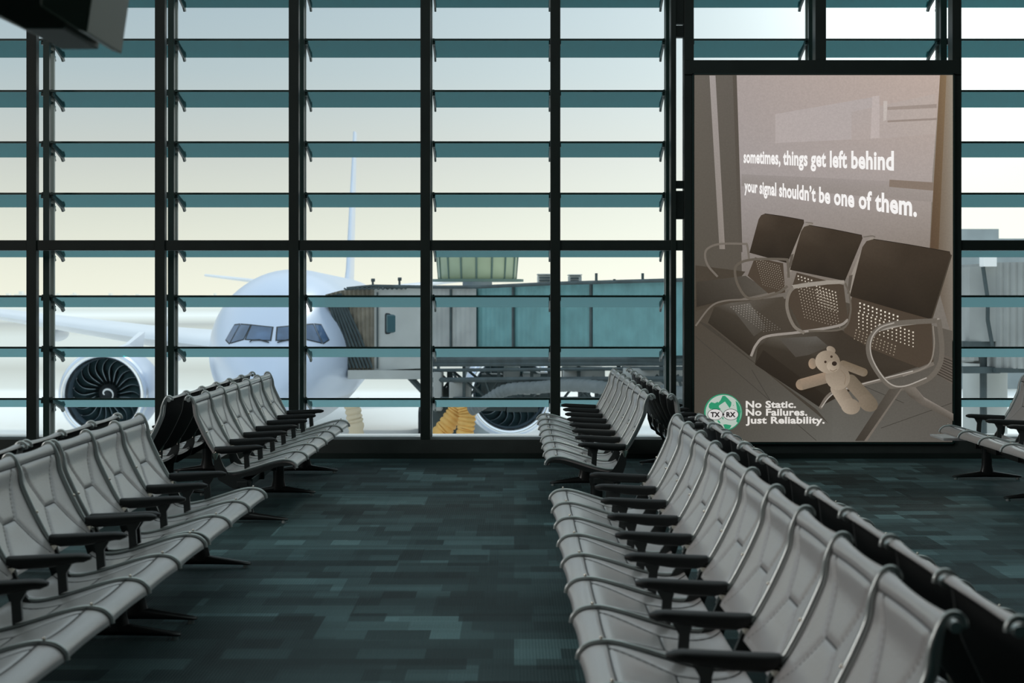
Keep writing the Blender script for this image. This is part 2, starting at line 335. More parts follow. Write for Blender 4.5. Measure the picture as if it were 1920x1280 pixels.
# louvre blades
YI = YW+.48; CH = .46; DROP = .105
bays = [('far left bay beyond the frame', postx[2], postx[3]), ('bay left of the engine', postx[3], postx[4]), ('bay between engine and cockpit', postx[4], postx[5]), ('bay with the jet tail', postx[5], postx[6]),
        ('bay right of the central mullion', postx[6], postx[7]), ('bay left of the advertising panel', postx[7], postx[8]),
        ('left half above the advertising panel', post2[0], post2[1]), ('right half above the advertising panel', post2[1], post2[2]), ('bay right of the advertising panel', post2[2], post2[3])]
proto = {}
for bi, (bn, a, b) in enumerate(bays):
    over = bi in (6, 7); W = round(b-a-.07, 3)
    scr = empty('louvre_screen', ((a+b)/2, YI, .155 if not over else PZT))
    tag(scr, 'tilted teal glass louvres outside the window, '+bn, 'louvres', 'teal glass louvre screens outside the windows')
    for ri in range(9):
        py = -23+96.2*ri
        if over and py > 100: continue
        z = EYE-(py-CY)*YI/F
        if W not in proto:
            r = MB().hexa([(-W/2, 0, -.012), (W/2, 0, -.012), (W/2, CH, -DROP-.012), (-W/2, CH, -DROP-.012), (-W/2, 0, 0), (W/2, 0, 0), (W/2, CH, -DROP), (-W/2, CH, -DROP)]).build('louvre_blade', M['louvre'])
            MB().box((-W/2, -.004, -.016), (W/2, .004, .004)).build('edge_trim', M['post'], r)
            for s in (-1, 1):
                e = s*(W/2-.01)
                prof = [(.03, .012), (.10, .0), (CH*.93, -DROP+.012), (CH+.02, -DROP-.045), (CH-.04, -DROP-.06), (CH*.8, -DROP-.028), (.12, -.065), (.02, -.03)]
                mb = MB().prism([(e-.009, y, zz) for y, zz in prof], (.018, 0, 0))
                mb.box((e+s*.009, .02, -.05), (e-s*.015, .1, -.02)); mb.build('bracket', M['post'], r)
            proto[W] = r; o = r
        else: o = copy_tree(proto[W])
        o.parent = scr; o.location = (0, 0, z-scr.location.z)

# dark casing hanging near the camera, top left
sg = empty('hanging_sign', (-1.1, 4.15, 2.1)); tag(sg, 'dark hanging sign casing cut off by the top left corner', 'sign')
P_ = lambda px, py, Y: at(px, py, Y)-Vector((-1.1, 4.15, 2.1))
def slab(ps, Y0, d): return [P_(x, y, Y0) for x, y in ps], (0, d, 0)
YS = 4.1
pl = [P_(-420, -60, YS+.55), P_(-60, -60, YS), P_(143, -160, YS), P_(190, -110, YS+.1), P_(164, 60, YS+.1), P_(140, 50, YS), P_(45, 53, YS), P_(0, 30, YS+.1), P_(-420, -20, YS+.55)]
MB().prism([P_(-420, -170, 4.2), P_(150, -170, 4.2), P_(120, 54, 4.2), P_(46, 54, 4.2), P_(-10, 24, 4.2), P_(-420, -170, 4.2)][:5], (0, .35, 0)).build('casing', M['sign'], sg, bevel=.004)
MB().prism([P_(75, -170, 4.17), P_(196, -170, 4.17), P_(163, 61, 4.17), P_(143, 54, 4.17), P_(75, 10, 4.17)], (0, .37, 0)).build('side_panel', M['sign_side'], sg, bevel=.004)
MB().box((-.12, .12, .3), (-.08, .16, HC-2.1)).build('hanger_rod', M['frame'], sg)

# ------------------------------------------------------------------ tandem seating
PITCH = .584; XP = .36
back_prof = [(-.004, .852), (.000, .860), (.006, .863), (.015, .858), (.025, .840), (.032, .80), (.040, .745), (.070, .672), (.108, .595), (.148, .525), (.186, .474), (.196, .452)]
seat_prof = [(.205, .372), (.24, .356), (.30, .353), (.37, .366), (.45, .389), (.54, .417), (.60, .433), (.645, .438), (.688, .431), (.714, .410), (.720, .388)]
def pad(prof, seams, name, nu=44, puff=.012, th=.020, wid=PITCH-.020):
    c = smoothline(prof, 7); n = len(c)
    L = np.concatenate([[0], np.cumsum(np.hypot(*np.diff(c, axis=0).T))]); T = L[-1]
    # resample evenly
    m = 84; s = np.linspace(0, T, m); cx = np.interp(s, L, c[:, 0]); cz = np.interp(s, L, c[:, 1])
    tx = np.gradient(cx); tz = np.gradient(cz); l = np.hypot(tx, tz); nx, nz = tz/l, -tx/l     # normal towards sitter
    if name == 'seat': nx, nz = -nx, -nz
    else: nx, nz = -nx, -nz
    if (name == 'seat' and nz[m//2] < 0) or (name != 'seat' and nx[m//2] < 0): nx, nz = -nx, -nz
    U = np.linspace(-wid/2, wid/2, nu)
    def dist(u, v):
        d = 9
        for (u0, v0, u1, v1) in seams:
            a = np.array([u0*wid/2, v0*T]); b = np.array([u1*wid/2, v1*T]); p = np.array([u, v]); ab = b-a
            t = np.clip(np.dot(p-a, ab)/np.dot(ab, ab), 0, 1); d = min(d, np.linalg.norm(p-a-t*ab))
        return d
    mb = MB(); front = []; back = []
    for i in range(m):
        for u in U:
            d = dist(u, s[i]); e = min(wid/2-abs(u), s[i]+.012, T-s[i]+.012)
            h = puff*(1-math.exp(-d/.008))*(1-math.exp(-(e+.002)/.012))
            sag = -.010*(1-(2*u/wid)**2)
            front.append((cx[i]+nx[i]*(h+sag)-XP, u, cz[i]+nz[i]*(h+sag)))
            back.append((cx[i]+nx[i]*(sag-th*.6)-XP, u, cz[i]+nz[i]*(sag-th*.6)))
    groove_shades = []
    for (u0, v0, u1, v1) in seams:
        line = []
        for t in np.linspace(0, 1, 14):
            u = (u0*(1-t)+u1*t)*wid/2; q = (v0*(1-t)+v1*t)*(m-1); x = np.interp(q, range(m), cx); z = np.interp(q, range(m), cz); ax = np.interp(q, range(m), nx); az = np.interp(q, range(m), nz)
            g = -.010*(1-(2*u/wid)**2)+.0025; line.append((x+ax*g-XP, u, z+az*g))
        groove_shades.append(line)
    nn = m*nu; f1 = []; f2 = []
    for i in range(m-1):
        for j in range(nu-1):
            a = i*nu+j; f1.append((a, a+1, a+nu+1, a+nu)); b = a+nn; f2.append((b, b+nu, b+nu+1, b+1))
    for i in range(m-1):
        a = i*nu; f1.append((a, a+nu, a+nu+nn, a+nn)); a = i*nu+nu-1; f1.append((a, a+nn, a+nu+nn, a+nu))
    for j in range(nu-1):
        f1.append((j, j+nn, j+1+nn, j+1)); a = (m-1)*nu+j; f1.append((a, a+1, a+1+nn, a+nn))
    mb.add(front+back, f1, 0); mb.f += f2; mb.m += [1]*len(f2)
    for wl in groove_shades: mb.tube(wl, .0034, 5, mi=2)  # dark tubes paint the shade of the seam grooves
    return mb
# seams in (-1..1 across, 0..1 along)
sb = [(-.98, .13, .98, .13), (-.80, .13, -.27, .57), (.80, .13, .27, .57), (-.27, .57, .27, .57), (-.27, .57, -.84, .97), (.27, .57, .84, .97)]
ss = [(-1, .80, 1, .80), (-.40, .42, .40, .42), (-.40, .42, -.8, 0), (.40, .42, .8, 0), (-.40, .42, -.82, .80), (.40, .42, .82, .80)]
tmp = {}
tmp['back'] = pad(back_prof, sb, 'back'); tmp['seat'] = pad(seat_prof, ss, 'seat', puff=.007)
def curve3(prof, off, n=6):
    c = smoothline(prof, n); tx = np.gradient(c[:, 0]); tz = np.gradient(c[:, 1]); l = np.hypot(tx, tz); nx, nz = -tz/l, tx/l
    if off < 0: nx, nz, off = -nx, -nz, -off
    return c, nx, nz, off
rib_prof = [(-.014, .846), (-.012, .858), (-.003, .864), (.008, .858), (.020, .836)]+back_prof[5:]
def rib_back():
    c, nx, nz, _ = curve3(rib_prof, 1)
    if nx[len(c)//2] < 0: nx, nz = -nx, -nz
    mb = MB(); n = len(c); t = np.linspace(0, 1, n)
    r = .0078+.0048*np.exp(-((t-.66)/.2)**2)
    mb.tube([(c[i, 0]+nx[i]*.013-XP, 0, c[i, 1]+nz[i]*.013) for i in range(n)], list(r), 10)
    i = int(n*.70); mb.ball((c[i, 0]+nx[i]*.025-XP, 0, c[i, 1]+nz[i]*.025), .007, mi=1)
    mb.tube([(-.004-XP, -.014, .850), (-.004-XP, .014, .850)], .013, 14)
    return mb
def rib_seat():
    c, nx, nz, _ = curve3(seat_prof, 1)
    if nz[len(c)//2] < 0: nx, nz = -nx, -nz
    mb = MB(); n = len(c)
    mb.tube([(c[i, 0]+nx[i]*.010-XP, 0, c[i, 1]+nz[i]*.010) for i in range(n)], .0080, 10)
    i = int(n*.72); mb.ball((c[i, 0]+nx[i]*.021-XP, 0, c[i, 1]+nz[i]*.021), .006, mi=1)
    # web under the seat running back to the beam
    pts = [(c[k, 0]-XP, c[k, 1]-.01) for k in range(0, n, 4)]
    low = [(.20-XP, .33), (.30-XP, .318), (.45-XP, .345), (.60-XP, .40), (.70-XP, .41)][::-1]
    mb.prism([(x, -.006, z) for x, z in pts+low], (0, .012, 0), 2)
    return mb
def casting():   # joins back rib, seat rib and beam
    mb = MB()
    mb.prism([(.165-XP, -.011, .50), (.205-XP, -.011, .47), (.235-XP, -.011, .40), (.27-XP, -.011, .35), (.42-XP, -.011, .30), (.42-XP, -.011, .25), (.30-XP, -.011, .25), (.20-XP, -.011, .31), (.17-XP, -.011, .40)], (0, .022, 0))
    return mb
def pivot():
    return MB().loft([[(.180-XP+r*math.cos(2*math.pi*k/16), r*math.sin(2*math.pi*k/16), z) for k in range(16)] for r, z in ((.012, .445), (.017, .462), (.024, .482), (.026, .492), (.020, .495))])
def armrest():
    mb = MB(); rings = []; n = 16
    for t in np.linspace(0, 1, 15):
        x = .175+t*.325; top = .535+.014*t-.012*max(0, (t-.85)/.15)**2
        hh = .026*(1-.45*max(0, t-.45)/.55)*(1-.35*max(0, .12-t)/.12)*(1 if t < .985 else .5); ww = .036*(1 if t < .9 else math.sqrt(max(.08, 1-((t-.9)/.1)**2*.85)))*(1 if t > .05 else .75)
        rings.append([(x-XP, ww*math.copysign(abs(math.cos(a))**.6, math.cos(a)), top-hh+hh*math.copysign(abs(math.sin(a))**.7, math.sin(a))) for a in [2*math.pi*k/n for k in range(n)]])
    mb.loft(rings); return mb
def armpost():
    mb = MB(); mb.prism([(.36-XP, -.009, .505), (.43-XP, -.009, .512), (.405-XP, -.009, .47), (.41-XP, -.009, .40), (.375-XP, -.009, .385), (.37-XP, -.009, .47)], (0, .018, 0)); return mb
def pedestal():
    mb = MB(); r1 = []
    for z, a, b in ((.30, .05, .035), (.22, .042, .03), (.12, .045, .03), (.06, .06, .035), (.045, .075, .036)):
        r1.append([(a*math.cos(t), b*math.sin(t), z) for t in [2*math.pi*k/16 for k in range(16)]])
    mb.loft(r1)
    for s in (-1, 1):
        rr = []
        for x, h0, h1, w_ in ((0, .02, .085, .034), (.08, .02, .068, .032), (.2, .018, .048, .027), (.275, .016, .036, .022), (.29, .018, .032, .015)):
            rr.append([(s*x, w_*math.cos(t), (h0+h1)/2+(h1-h0)/2*math.sin(t)) for t in [2*math.pi*k/12 for k in range(12)]])
        mb.loft(rr)
    return mb
def glide(s): return MB().tube([(s*.262, 0, 0), (s*.262, 0, .02)], .016, 12)
LM = [M['leather'], M['leather_back'], mat('dark_seam_shade', (.05, .05, .05), .6)]
src = {}
def part(key, builder, name, mats, parent, y=0, x=0, **k):
    if key not in src:
        o = builder().build(name, mats, parent, **k); src[key] = o
    else:
        o = src[key].copy(); COL.objects.link(o); o.parent = parent
    o.location = (x, y, 0); return o
def bench(label, xtip, yfar, n, right, peds, extra=None):
    L = n*PITCH; ym = yfar-L/2; sgn = 1 if right else -1
    r = empty('tandem_bench', (xtip+sgn*XP, ym, 0), 0 if right else math.pi)
    tag(r, label, 'bench', 'tandem airport benches')
    for k in range(n):
        y = -L/2+(k+.5)*PITCH
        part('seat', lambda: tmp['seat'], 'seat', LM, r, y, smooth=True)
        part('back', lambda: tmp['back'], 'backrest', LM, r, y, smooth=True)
    for k in range(n+1):
        y = -L/2+k*PITCH
        part('rb', rib_back, 'back_rib', [M['aluminium'], M['rivet']], r, y, smooth=True)
        part('rs', rib_seat, 'seat_rib', [M['aluminium'], M['rivet'], M['alu_dark']], r, y, smooth=True)
        a = part('arm', armrest, 'armrest', M['arm'], r, y, smooth=True)
        p = part('ap', armpost, 'armrest_post', M['alu_dark'], a, 0)
        c = part('cast', casting, 'bracket', M['alu_dark'], r, y, bevel=0)
        part('pv', pivot, 'pivot_cap', M['rivet'], c, 0, smooth=True)
    MB().box((-.035, -L/2-.02, .262), (.035, L/2+.02, .300)).box((-.012, -L/2-.02, .235), (.012, L/2+.02, .262)).build('beam', M['alu_dark'], r, bevel=.003)
    for py in peds:
        y = (py-ym)*sgn
        p = part('ped', pedestal, 'pedestal', M['alu_dark'], r, y, smooth=True)
        for s in (-1, 1): part('gl%d' % s, lambda: glide(s), 'glide', M['aluminium'], p, 0, smooth=True)
    return r
XR1, XR2, XL1, XL2 = .932, 1.06, -2.155, -2.285
bench('long black leather tandem bench in the right foreground, facing left to the aisle', XR1, 9.297, 10, False, [9.0, 7.25, 5.5, 3.9])
bench('black tandem bench seen from behind, back to back with the right foreground bench', XR2, 9.25, 10, True, [9.0, 7.25, 5.5, 3.9])
bench('black tandem bench by the window right of centre, facing left', .942, 15.3, 7, False, [15.0, 13.35, 11.5])
bench('black tandem bench by the window right of centre, facing right, back towards the aisle', 1.085, 15.3, 7, True, [15.0, 13.35, 11.5])
bench('short three seat black tandem bench in the left foreground, facing right, far unit', XL1, 9.36, 3, True, [9.3, 7.72])
bench('black tandem bench running out of the bottom left corner, facing right', XL1, 7.53, 6, True, [7.35, 5.7, 4.1])
bench('three seat black tandem bench at left seen from behind, far unit', XL2, 9.36, 3, False, [9.2, 7.72])
bench('black tandem bench at the left edge seen from behind, near unit', XL2, 7.53, 4, False, [7.35, 5.5])
bench('black tandem bench by the window left of centre, facing right', -2.2, 14.52, 6, True, [14.3, 12.7, 11.15])
bench('black tandem bench by the window left of centre seen from behind, facing left', -2.34, 14.52, 6, False, [14.3, 12.7, 11.15])
b5 = bench('black tandem bench at the right edge beside the advertising panel, facing left', 4.37, 13.93, 6, False, [13.8, 12.35, 10.7])
MB().box((-.18, -.47-6*PITCH/2+0, .315), (.02, -.02-6*PITCH/2, .335)).build('end_table', M['white_ledge'], b5, bevel=.003)['label'] = 'white end table'
[c for c in b5.children if c.name.startswith('end_table')][0].location = (.31, 0, 0)

# ------------------------------------------------------------------ advertising panel
ad_ = empty('advertising_panel', (wx(1543), YW+.02, 0))
tag(ad_, 'large backlit advertising panel with teddy bear on airport chairs between the windows', 'advertisement')
O = Vector((wx(1543), YW+.02, 0))
YP = YW-.005
def pp(px, py, d=0.0):
    return Vector(((px-CX)*YP/F, YP-d, EYE-(py-CY)*YP/F))-O
mb = MB(); a = pp(1300, 140); b = pp(1788, 860)
MB().box((a.x, .0, PZB*0+.02), (b.x, .2, a.z)).build('lightbox', M['frame'], ad_)
fr = MB(); z0 = pp(0, 832).z; z1 = pp(0, 138).z; x0 = pp(1298, 0).x; x1 = pp(1789, 0).x
for q in ((x0, x0+.012, z0, z1), (x1-.012, x1, z0, z1), (x0, x1, z0, z0+.015), (x0, x1, z1-.012, z1)): fr.box((q[0], -.05, q[2]), (q[1], .0, q[3]))
fr.build('frame', M['post'], ad_)
art = MB(); lay = [0.0]
def nd(): lay[0] += .0006; return lay[0]
def quadgrid(pts, cols, nu=10, nv=10):
    d = nd(); P = np.array(pts, float); C = np.array([lin(c) for c in cols]); vs = []; cs = []
    for j in range(nv+1):
        for i in range(nu+1):
            u, v = i/nu, j/nv; wgt = np.array([(1-u)*(1-v), u*(1-v), u*v, (1-u)*v]); p = wgt@P; vs.append(pp(p[0], p[1], d)); cs.append(wgt@C)
    art.add(vs, [(j*(nu+1)+i, j*(nu+1)+i+1, (j+1)*(nu+1)+i+1, (j+1)*(nu+1)+i) for j in range(nv) for i in range(nu)], 0, cs)
def poly(pts, cols):
    d = nd(); cols = cols if isinstance(cols[0], (tuple, list)) else [cols]*len(pts)
    c = [sum(p[0] for p in pts)/len(pts), sum(p[1] for p in pts)/len(pts)]; cc = [sum(k[i] for k in cols)/len(cols) for i in range(3)]
    n = len(pts); vs = [pp(c[0], c[1], d)]+[pp(x, y, d) for x, y in pts]
    art.add(vs, [(0, 1+i, 1+(i+1) % n) for i in range(n)], 0, [lin(cc)]+[lin(k) for k in cols])
def Z8(p): return (1280+p[0]/2.559, 380+p[1]/2.559)
def Z7(p): return (1240+p[0]/2.6667, p[1]/2.6667)
def poly8(pts, cols): poly([Z8(p) for p in pts], cols)
def rnd(pts, k=5):   # rounded closed outline
    n = len(pts); out = []
    for i in range(n):
        a, b, c, d = [np.array(pts[(i+j-1) % n], float) for j in range(4)]
        for q in range(k):
            t = q/k; out.append(tuple(.5*((2*b)+(-a+c)*t*.6+(2*a*.6-(3+2*.6-3)*b*0-0*b)*0+(0)*t) if False else ((1-t)*b+t*c)))
    return out
def ell(cx, cy, rx, ry, col, col2=None, rot=0, n=28):
    cr, sr = math.cos(rot), math.sin(rot); pts = []; cols = []
    for k in range(n):
        a = 2*math.pi*k/n; x = rx*math.cos(a); y = ry*math.sin(a); pts.append(Z8((cx+x*cr-y*sr, cy+x*sr+y*cr)))
        t = (1+math.cos(a+.6))/2; cols.append(tuple(col[i]*(1-t)+(col2 or col)[i]*t for i in range(3)))
    poly(pts, cols)
def stroke(pts, wd, col, sm=5):
    c = smoothline([Z8(p) for p in pts], sm) if sm else np.array([Z8(p) for p in pts]); d = nd(); n = len(c); wpx = wd/2.559/2; vs = []
    for i in range(n):
        t = c[min(i+1, n-1)]-c[max(i-1, 0)]; t = t/np.linalg.norm(t); nn = np.array([-t[1], t[0]])
        vs += [pp(*(c[i]+nn*wpx), d), pp(*(c[i]-nn*wpx), d)]
    art.add(vs, [(2*i, 2*i+1, 2*i+3, 2*i+2) for i in range(n-1)], 0, [lin(col)]*(2*n))
def caps(p, q, r, col, col2): 
    p = np.array(p, float); q = np.array(q, float)
    for t in (0, 1): ell(*(p+(q-p)*t), r, r, col, col2)
    t = (q-p)/np.linalg.norm(q-p); nn = np.array([-t[1], t[0]])*r
    poly8([tuple(p+nn), tuple(q+nn), tuple(q-nn), tuple(p-nn)], [col, col, col2, col2] if nn[0] < 0 else [col2, col2, col, col])
# window scene in the print
quadgrid([(1302, 141), (1785, 141), (1785, 828), (1302, 828)], [(128, 118, 110), (150, 140, 130), (96, 92, 86), (76, 72, 64)])
quadgrid([(1378, 141), (1763, 141), (1748, 330), (1386, 330)], [(166, 155, 151), (186, 168, 158), (168, 157, 152), (160, 152, 150)])
quadgrid([(1386, 330), (1748, 330), (1742, 490), (1392, 560)], [(160, 152, 150), (168, 157, 152), (128, 118, 108), (112, 104, 95)])
poly([Z7(p) for p in ((570, 570), (1090, 480), (1090, 690), (570, 715))], (176, 166, 163))
poly([Z7(p) for p in ((950, 560), (1370, 470), (1370, 670), (1130, 690), (950, 700))], [(172, 161, 157), (182, 168, 160), (178, 165, 158), (174, 162, 157), (174, 162, 157)])
poly([Z7(p) for p in ((1055, 482), (1090, 478), (1090, 690), (1045, 692))], (186, 174, 170))
poly([Z7(p) for p in ((1110, 505), (1130, 505), (1125, 600), (1110, 605))], (192, 182, 176))
poly([Z7(p) for p in ((1130, 535), (1376, 520), (1376, 540), (1130, 550))], (156, 142, 134))
poly([Z7(p) for p in ((1130, 602), (1376, 590), (1376, 600), (1130, 612))], (150, 136, 128))
poly([Z7(p) for p in ((400, 870), (1135, 905), (1360, 950), (1358, 1010), (400, 930))], [(150, 142, 139), (158, 148, 144), (156, 146, 140), (150, 140, 134), (140, 132, 127)])
poly([Z7(p) for p in ((1140, 898), (1360, 912), (1358, 953), (1138, 934))], (132, 117, 105))
# left wall and frame
quadgrid([(1302, 141), (1381, 141), (1392, 560), (1302, 560)], [(100, 94, 86), (96, 90, 83), (84, 77, 68), (82, 76, 67)])
poly([Z7(p) for p in ((240, 378), (270, 378), (318, 1245), (290, 1245))], [(160, 152, 148), (158, 150, 147), (138, 129, 121), (132, 124, 116)])
poly([Z7(p) for p in ((356, 378), (376, 378), (405, 1260), (388, 1260))], (86, 79, 71))
# right frame
quadgrid([(1762, 141), (1786, 141), (1786, 640), (1742, 480)], [(130, 108, 84), (150, 140, 126), (118, 110, 100), (92, 76, 60)])
poly([Z7(p) for p in ((1393, 378), (1424, 378), (1385, 1245), (1345, 1245))], [(122, 100, 76), (130, 108, 82), (94, 76, 58), (88, 70, 54)])
# floor
quadgrid([(1302, 560), (1560, 560), (1560, 828), (1302, 828)], [(74, 66, 56), (70, 62, 52), (96, 94, 88), (74, 70, 63)])
quadgrid([(1560, 560), (1785, 620), (1785, 828), (1560, 828)], [(74, 66, 56), (92, 86, 78), (88, 84, 78), (98, 96, 90)])
for l in (((60, 640), (640, 1140)), ((330, 800), (450, 1000)), ((870, 880), (1060, 960)), ((560, 1010), (640, 1050)), ((950, 1080), (1290, 960))): stroke(l, 3, (64, 60, 54), 0)
poly8([(130, 590), (310, 740), (640, 990), (700, 1060), (520, 900), (60, 560)], (66, 60, 52))
poly8([(60, 300), (300, 330), (180, 480), (60, 520)], (70, 62, 52))
# vent grille at the right
poly8([(1240, 725), (1292, 745), (1292, 870), (1200, 810)], (96, 88, 80))
for k in range(8): stroke([(1236-k*4, 738+k*11), (1292, 760+k*14)], 5, (60, 54, 47), 0)
D1, D2, D3 = (50, 42, 33), (60, 50, 40), (74, 63, 52)
SV, SV2 = (112, 104, 95), (146, 138, 130)
# far seat and seats
poly8([(65, 380), (300, 350), (420, 430), (330, 450), (150, 480), (65, 500)], [(62, 56, 48), (80, 74, 66), (88, 82, 74), (74, 68, 60), (56, 50, 42), (50, 44, 37)])
poly8([(150, 500), (230, 480), (480, 450), (560, 610), (380, 650), (320, 735), (120, 575)], [(62, 55, 46), (92, 86, 78), (74, 66, 56), (70, 62, 53), (66, 59, 50), (46, 39, 31), (50, 44, 36)])
poly8([(230, 500), (320, 480), (400, 600), (340, 640)], [(84, 79, 72), (100, 95, 88), (72, 66, 58), (76, 70, 62)])
poly8([(360, 680), (430, 640), (760, 610), (900, 690), (1150, 780), (880, 860), (660, 975), (345, 775)], [(58, 51, 42), (84, 78, 69), (60, 52, 43), (58, 50, 41), (62, 54, 45), (50, 43, 35), (44, 38, 30), (50, 43, 35)])
poly8([(460, 650), (640, 640), (700, 690), (600, 730), (540, 740)], [(80, 75, 68), (94, 90, 84), (70, 64, 56), (76, 71, 64), (74, 68, 61)])
poly8([(345, 775), (385, 705), (690, 930), (655, 980)], [(42, 35, 28), (48, 41, 33), (44, 37, 29), (38, 32, 25)])
# perforated lower backs
poly8([(345, 262), (480, 290), (490, 430), (420, 445), (310, 350)], D3)
poly8([(545, 335), (770, 395), (790, 560), (740, 600), (570, 610), (500, 470)], D3)
poly8([(810, 450), (1190, 560), (1200, 760), (1130, 790), (900, 700), (770, 620)], D3)
def dots(o, du, dv, nu, nv, sz, col, skew=0):
    d = nd(); vs = []; fs = []
    for j in range(nv):
        for i in range(nu):
            x = o[0]+i*du[0]+j*dv[0]; y = o[1]+i*du[1]+j*dv[1]; k = len(vs); s = sz*(1-.35*j/nv)
            vs += [pp(*Z8((x-s, y-s*1.1)), d), pp(*Z8((x+s, y-s)), d), pp(*Z8((x+s, y+s*1.1)), d), pp(*Z8((x-s, y+s)), d)]; fs.append((k, k+1, k+2, k+3))
    art.add(vs, fs, 0, [lin(col)]*len(vs))
dots((350, 272), (11, 3), (3, 11), 11, 12, 2.0, (150, 140, 126))
dots((552, 352), (16, 5), (2, 15), 5, 2, 3.2, (205, 196, 182)); dots((550, 395), (14, 4), (3, 14), 13, 12, 2.6, (165, 153, 138))
dots((640, 400), (15, 5), (2, 15), 7, 7, 3.1, (200, 190, 174))
dots((848, 482), (20, 7), (0, 18), 10, 3, 3.8, (228, 220, 205)); dots((842, 530), (20, 7), (0, 17), 14, 5, 3.6, (215, 205, 188)); dots((830, 610), (17, 7), (-3, 14), 12, 4, 2.8, (160, 148, 130))
dots((230, 500), (13, -2), (12, 9), 7, 14, 2.2, (140, 133, 124))
# padded backs
def chairback(tl, tr, br, bl): 
    pts = []
    P = [np.array(q, float) for q in (tl, tr, br, bl)]; w_ = P[1]-P[0]; h_ = P[3]-P[0]
    pts = [P[0]+w_*.10, P[0]+w_*.5-np.array([0, 2.]), P[1]-w_*.03, P[1]+(P[2]-P[1])*.06, P[1]+(P[2]-P[1])*.5, P[2], (P[2]+P[3])/2, P[3], P[0]+h_*.5, P[0]+h_*.16, P[0]+w_*.03+h_*.05]
    cols = [D3, D2, D2, D2, D1, (44, 37, 29), (42, 35, 28), D1, D2, D3, D3]
    poly8([tuple(p) for p in pts], cols)
    stroke([tuple(pts[0]), tuple(pts[1]), tuple(pts[2])], 3, (40, 33, 26), 2)
poly8([(560, 130), (600, 98), (625, 98), (520, 330), (495, 340)], (140, 131, 121))
poly8([(870, 200), (900, 165), (925, 172), (850, 320), (800, 470), (790, 440), (800, 360), (840, 260)], (146, 137, 127))
chairback((370, 50), (585, 85), (500, 290), (318, 240)); chairback((575, 103), (865, 158), (775, 375), (512, 322)); chairback((870, 168), (1290, 238), (1190, 560), (798, 448))
stroke([(585, 95), (610, 97), (622, 100)], 5, SV); stroke([(862, 165), (905, 160), (920, 166)], 6, SV)
stroke([(1285, 250), (1240, 400), (1190, 560)], 6, (70, 62, 52))
for q in (((515, 250), (530, 245), (520, 300), (500, 330)), ((795, 350), (812, 345), (800, 420), (785, 440))): poly8(q, (90, 82, 73))
# rails
stroke([(60, 590), (130, 500), (200, 470), (330, 460), (440, 430)], 8, SV); stroke([(325, 735), (350, 680), (400, 640), (560, 620), (740, 590), (790, 560)], 12, SV2); stroke([(335, 740), (360, 688), (410, 650)], 5, (70, 63, 55))
stroke([(655, 985), (690, 930), (740, 900), (880, 865), (1100, 810), (1200, 770)], 16, SV); stroke([(662, 980), (700, 930), (750, 900), (880, 862), (1100, 806)], 5, (172, 165, 156))
# arms
stroke([(316, 270), (306, 205), (290, 198), (180, 198), (125, 215), (105, 245), (118, 300), (165, 355)], 10, SV)
stroke([(505, 360), (500, 285), (485, 272), (340, 272), (270, 290), (248, 325), (265, 400), (320, 460), (440, 438), (500, 400)], 12, (96, 88, 78))
stroke([(765, 380), (640, 385), (545, 400), (505, 440), (498, 510), (530, 590), (580, 625)], 15, (120, 112, 102)); stroke([(775, 385), (795, 440), (800, 530), (760, 605), (600, 615)], 9, (98, 90, 80))
poly8([(520, 395), (690, 372), (770, 372), (772, 388), (690, 392), (530, 412)], (150, 142, 132))
poly8([(930, 585), (1225, 553), (1228, 570), (1050, 590), (945, 615)], (150, 143, 134))
stroke([(1215, 565), (1020, 578), (935, 605), (892, 660), (890, 730), (930, 810), (990, 875), (1060, 885), (1170, 845), (1225, 780), (1238, 700), (1228, 600), (1222, 560)], 24, (104, 97, 88))
stroke([(1010, 575), (940, 600), (900, 655), (900, 730), (940, 812), (995, 870), (1060, 878), (1165, 838)], 6, (164, 157, 148)); stroke([(1195, 590), (1200, 690), (1170, 780), (1050, 830)], 7, (130, 122, 112))
# legs
poly8([(985, 893), (1050, 885), (870, 1140), (822, 1140)], [(78, 72, 64), (90, 84, 76), (66, 60, 52), (60, 54, 47)])
poly8([(1040, 890), (1052, 885), (880, 1140), (866, 1140)], SV)
poly8([(1050, 885), (1110, 882), (1150, 930), (1292, 1010), (1292, 1045), (1130, 960), (1080, 925)], [(100, 93, 84), (118, 110, 101), (140, 132, 124), (120, 113, 105), (84, 78, 70), (96, 89, 81), (80, 73, 65)])
# teddy bear
B1, B2, B3 = (164, 150, 133), (128, 115, 99), (106, 95, 80)
caps((765, 775), (862, 812), 20, B2, (112, 98, 80)); 
caps((800, 855), (885, 950), 33, B2, B3); ell(885, 960, 48, 38, B2, B3, .5)
caps((690, 835), (565, 870), 27, (150, 130, 110), B2)
caps((738, 890), (780, 955), 34, B1, B2); ell(800, 975, 46, 38, B1, B2, .2)
ell(738, 835, 58, 62, (160, 146, 129), B2, -.5); 
ell(706, 704, 23, 16, B1, B2, .5); ell(618, 770, 20, 26, (160, 138, 116), B2)
ell(690, 762, 60, 54, (170, 155, 137), B2, .3); ell(716, 782, 30, 27, (176, 161, 143), (140, 127, 110))
ell(722, 770, 12, 11, (48, 38, 30)); ell(679, 762, 6, 6, (60, 46, 36)); ell(708, 737, 6, 6, (60, 46, 36))
stroke([(700, 800), (716, 806), (734, 796)], 3, (112, 95, 78)); stroke([(752, 800), (775, 830), (770, 870)], 3, (128, 112, 94))
art.build('picture_print', M['print'], ad_)
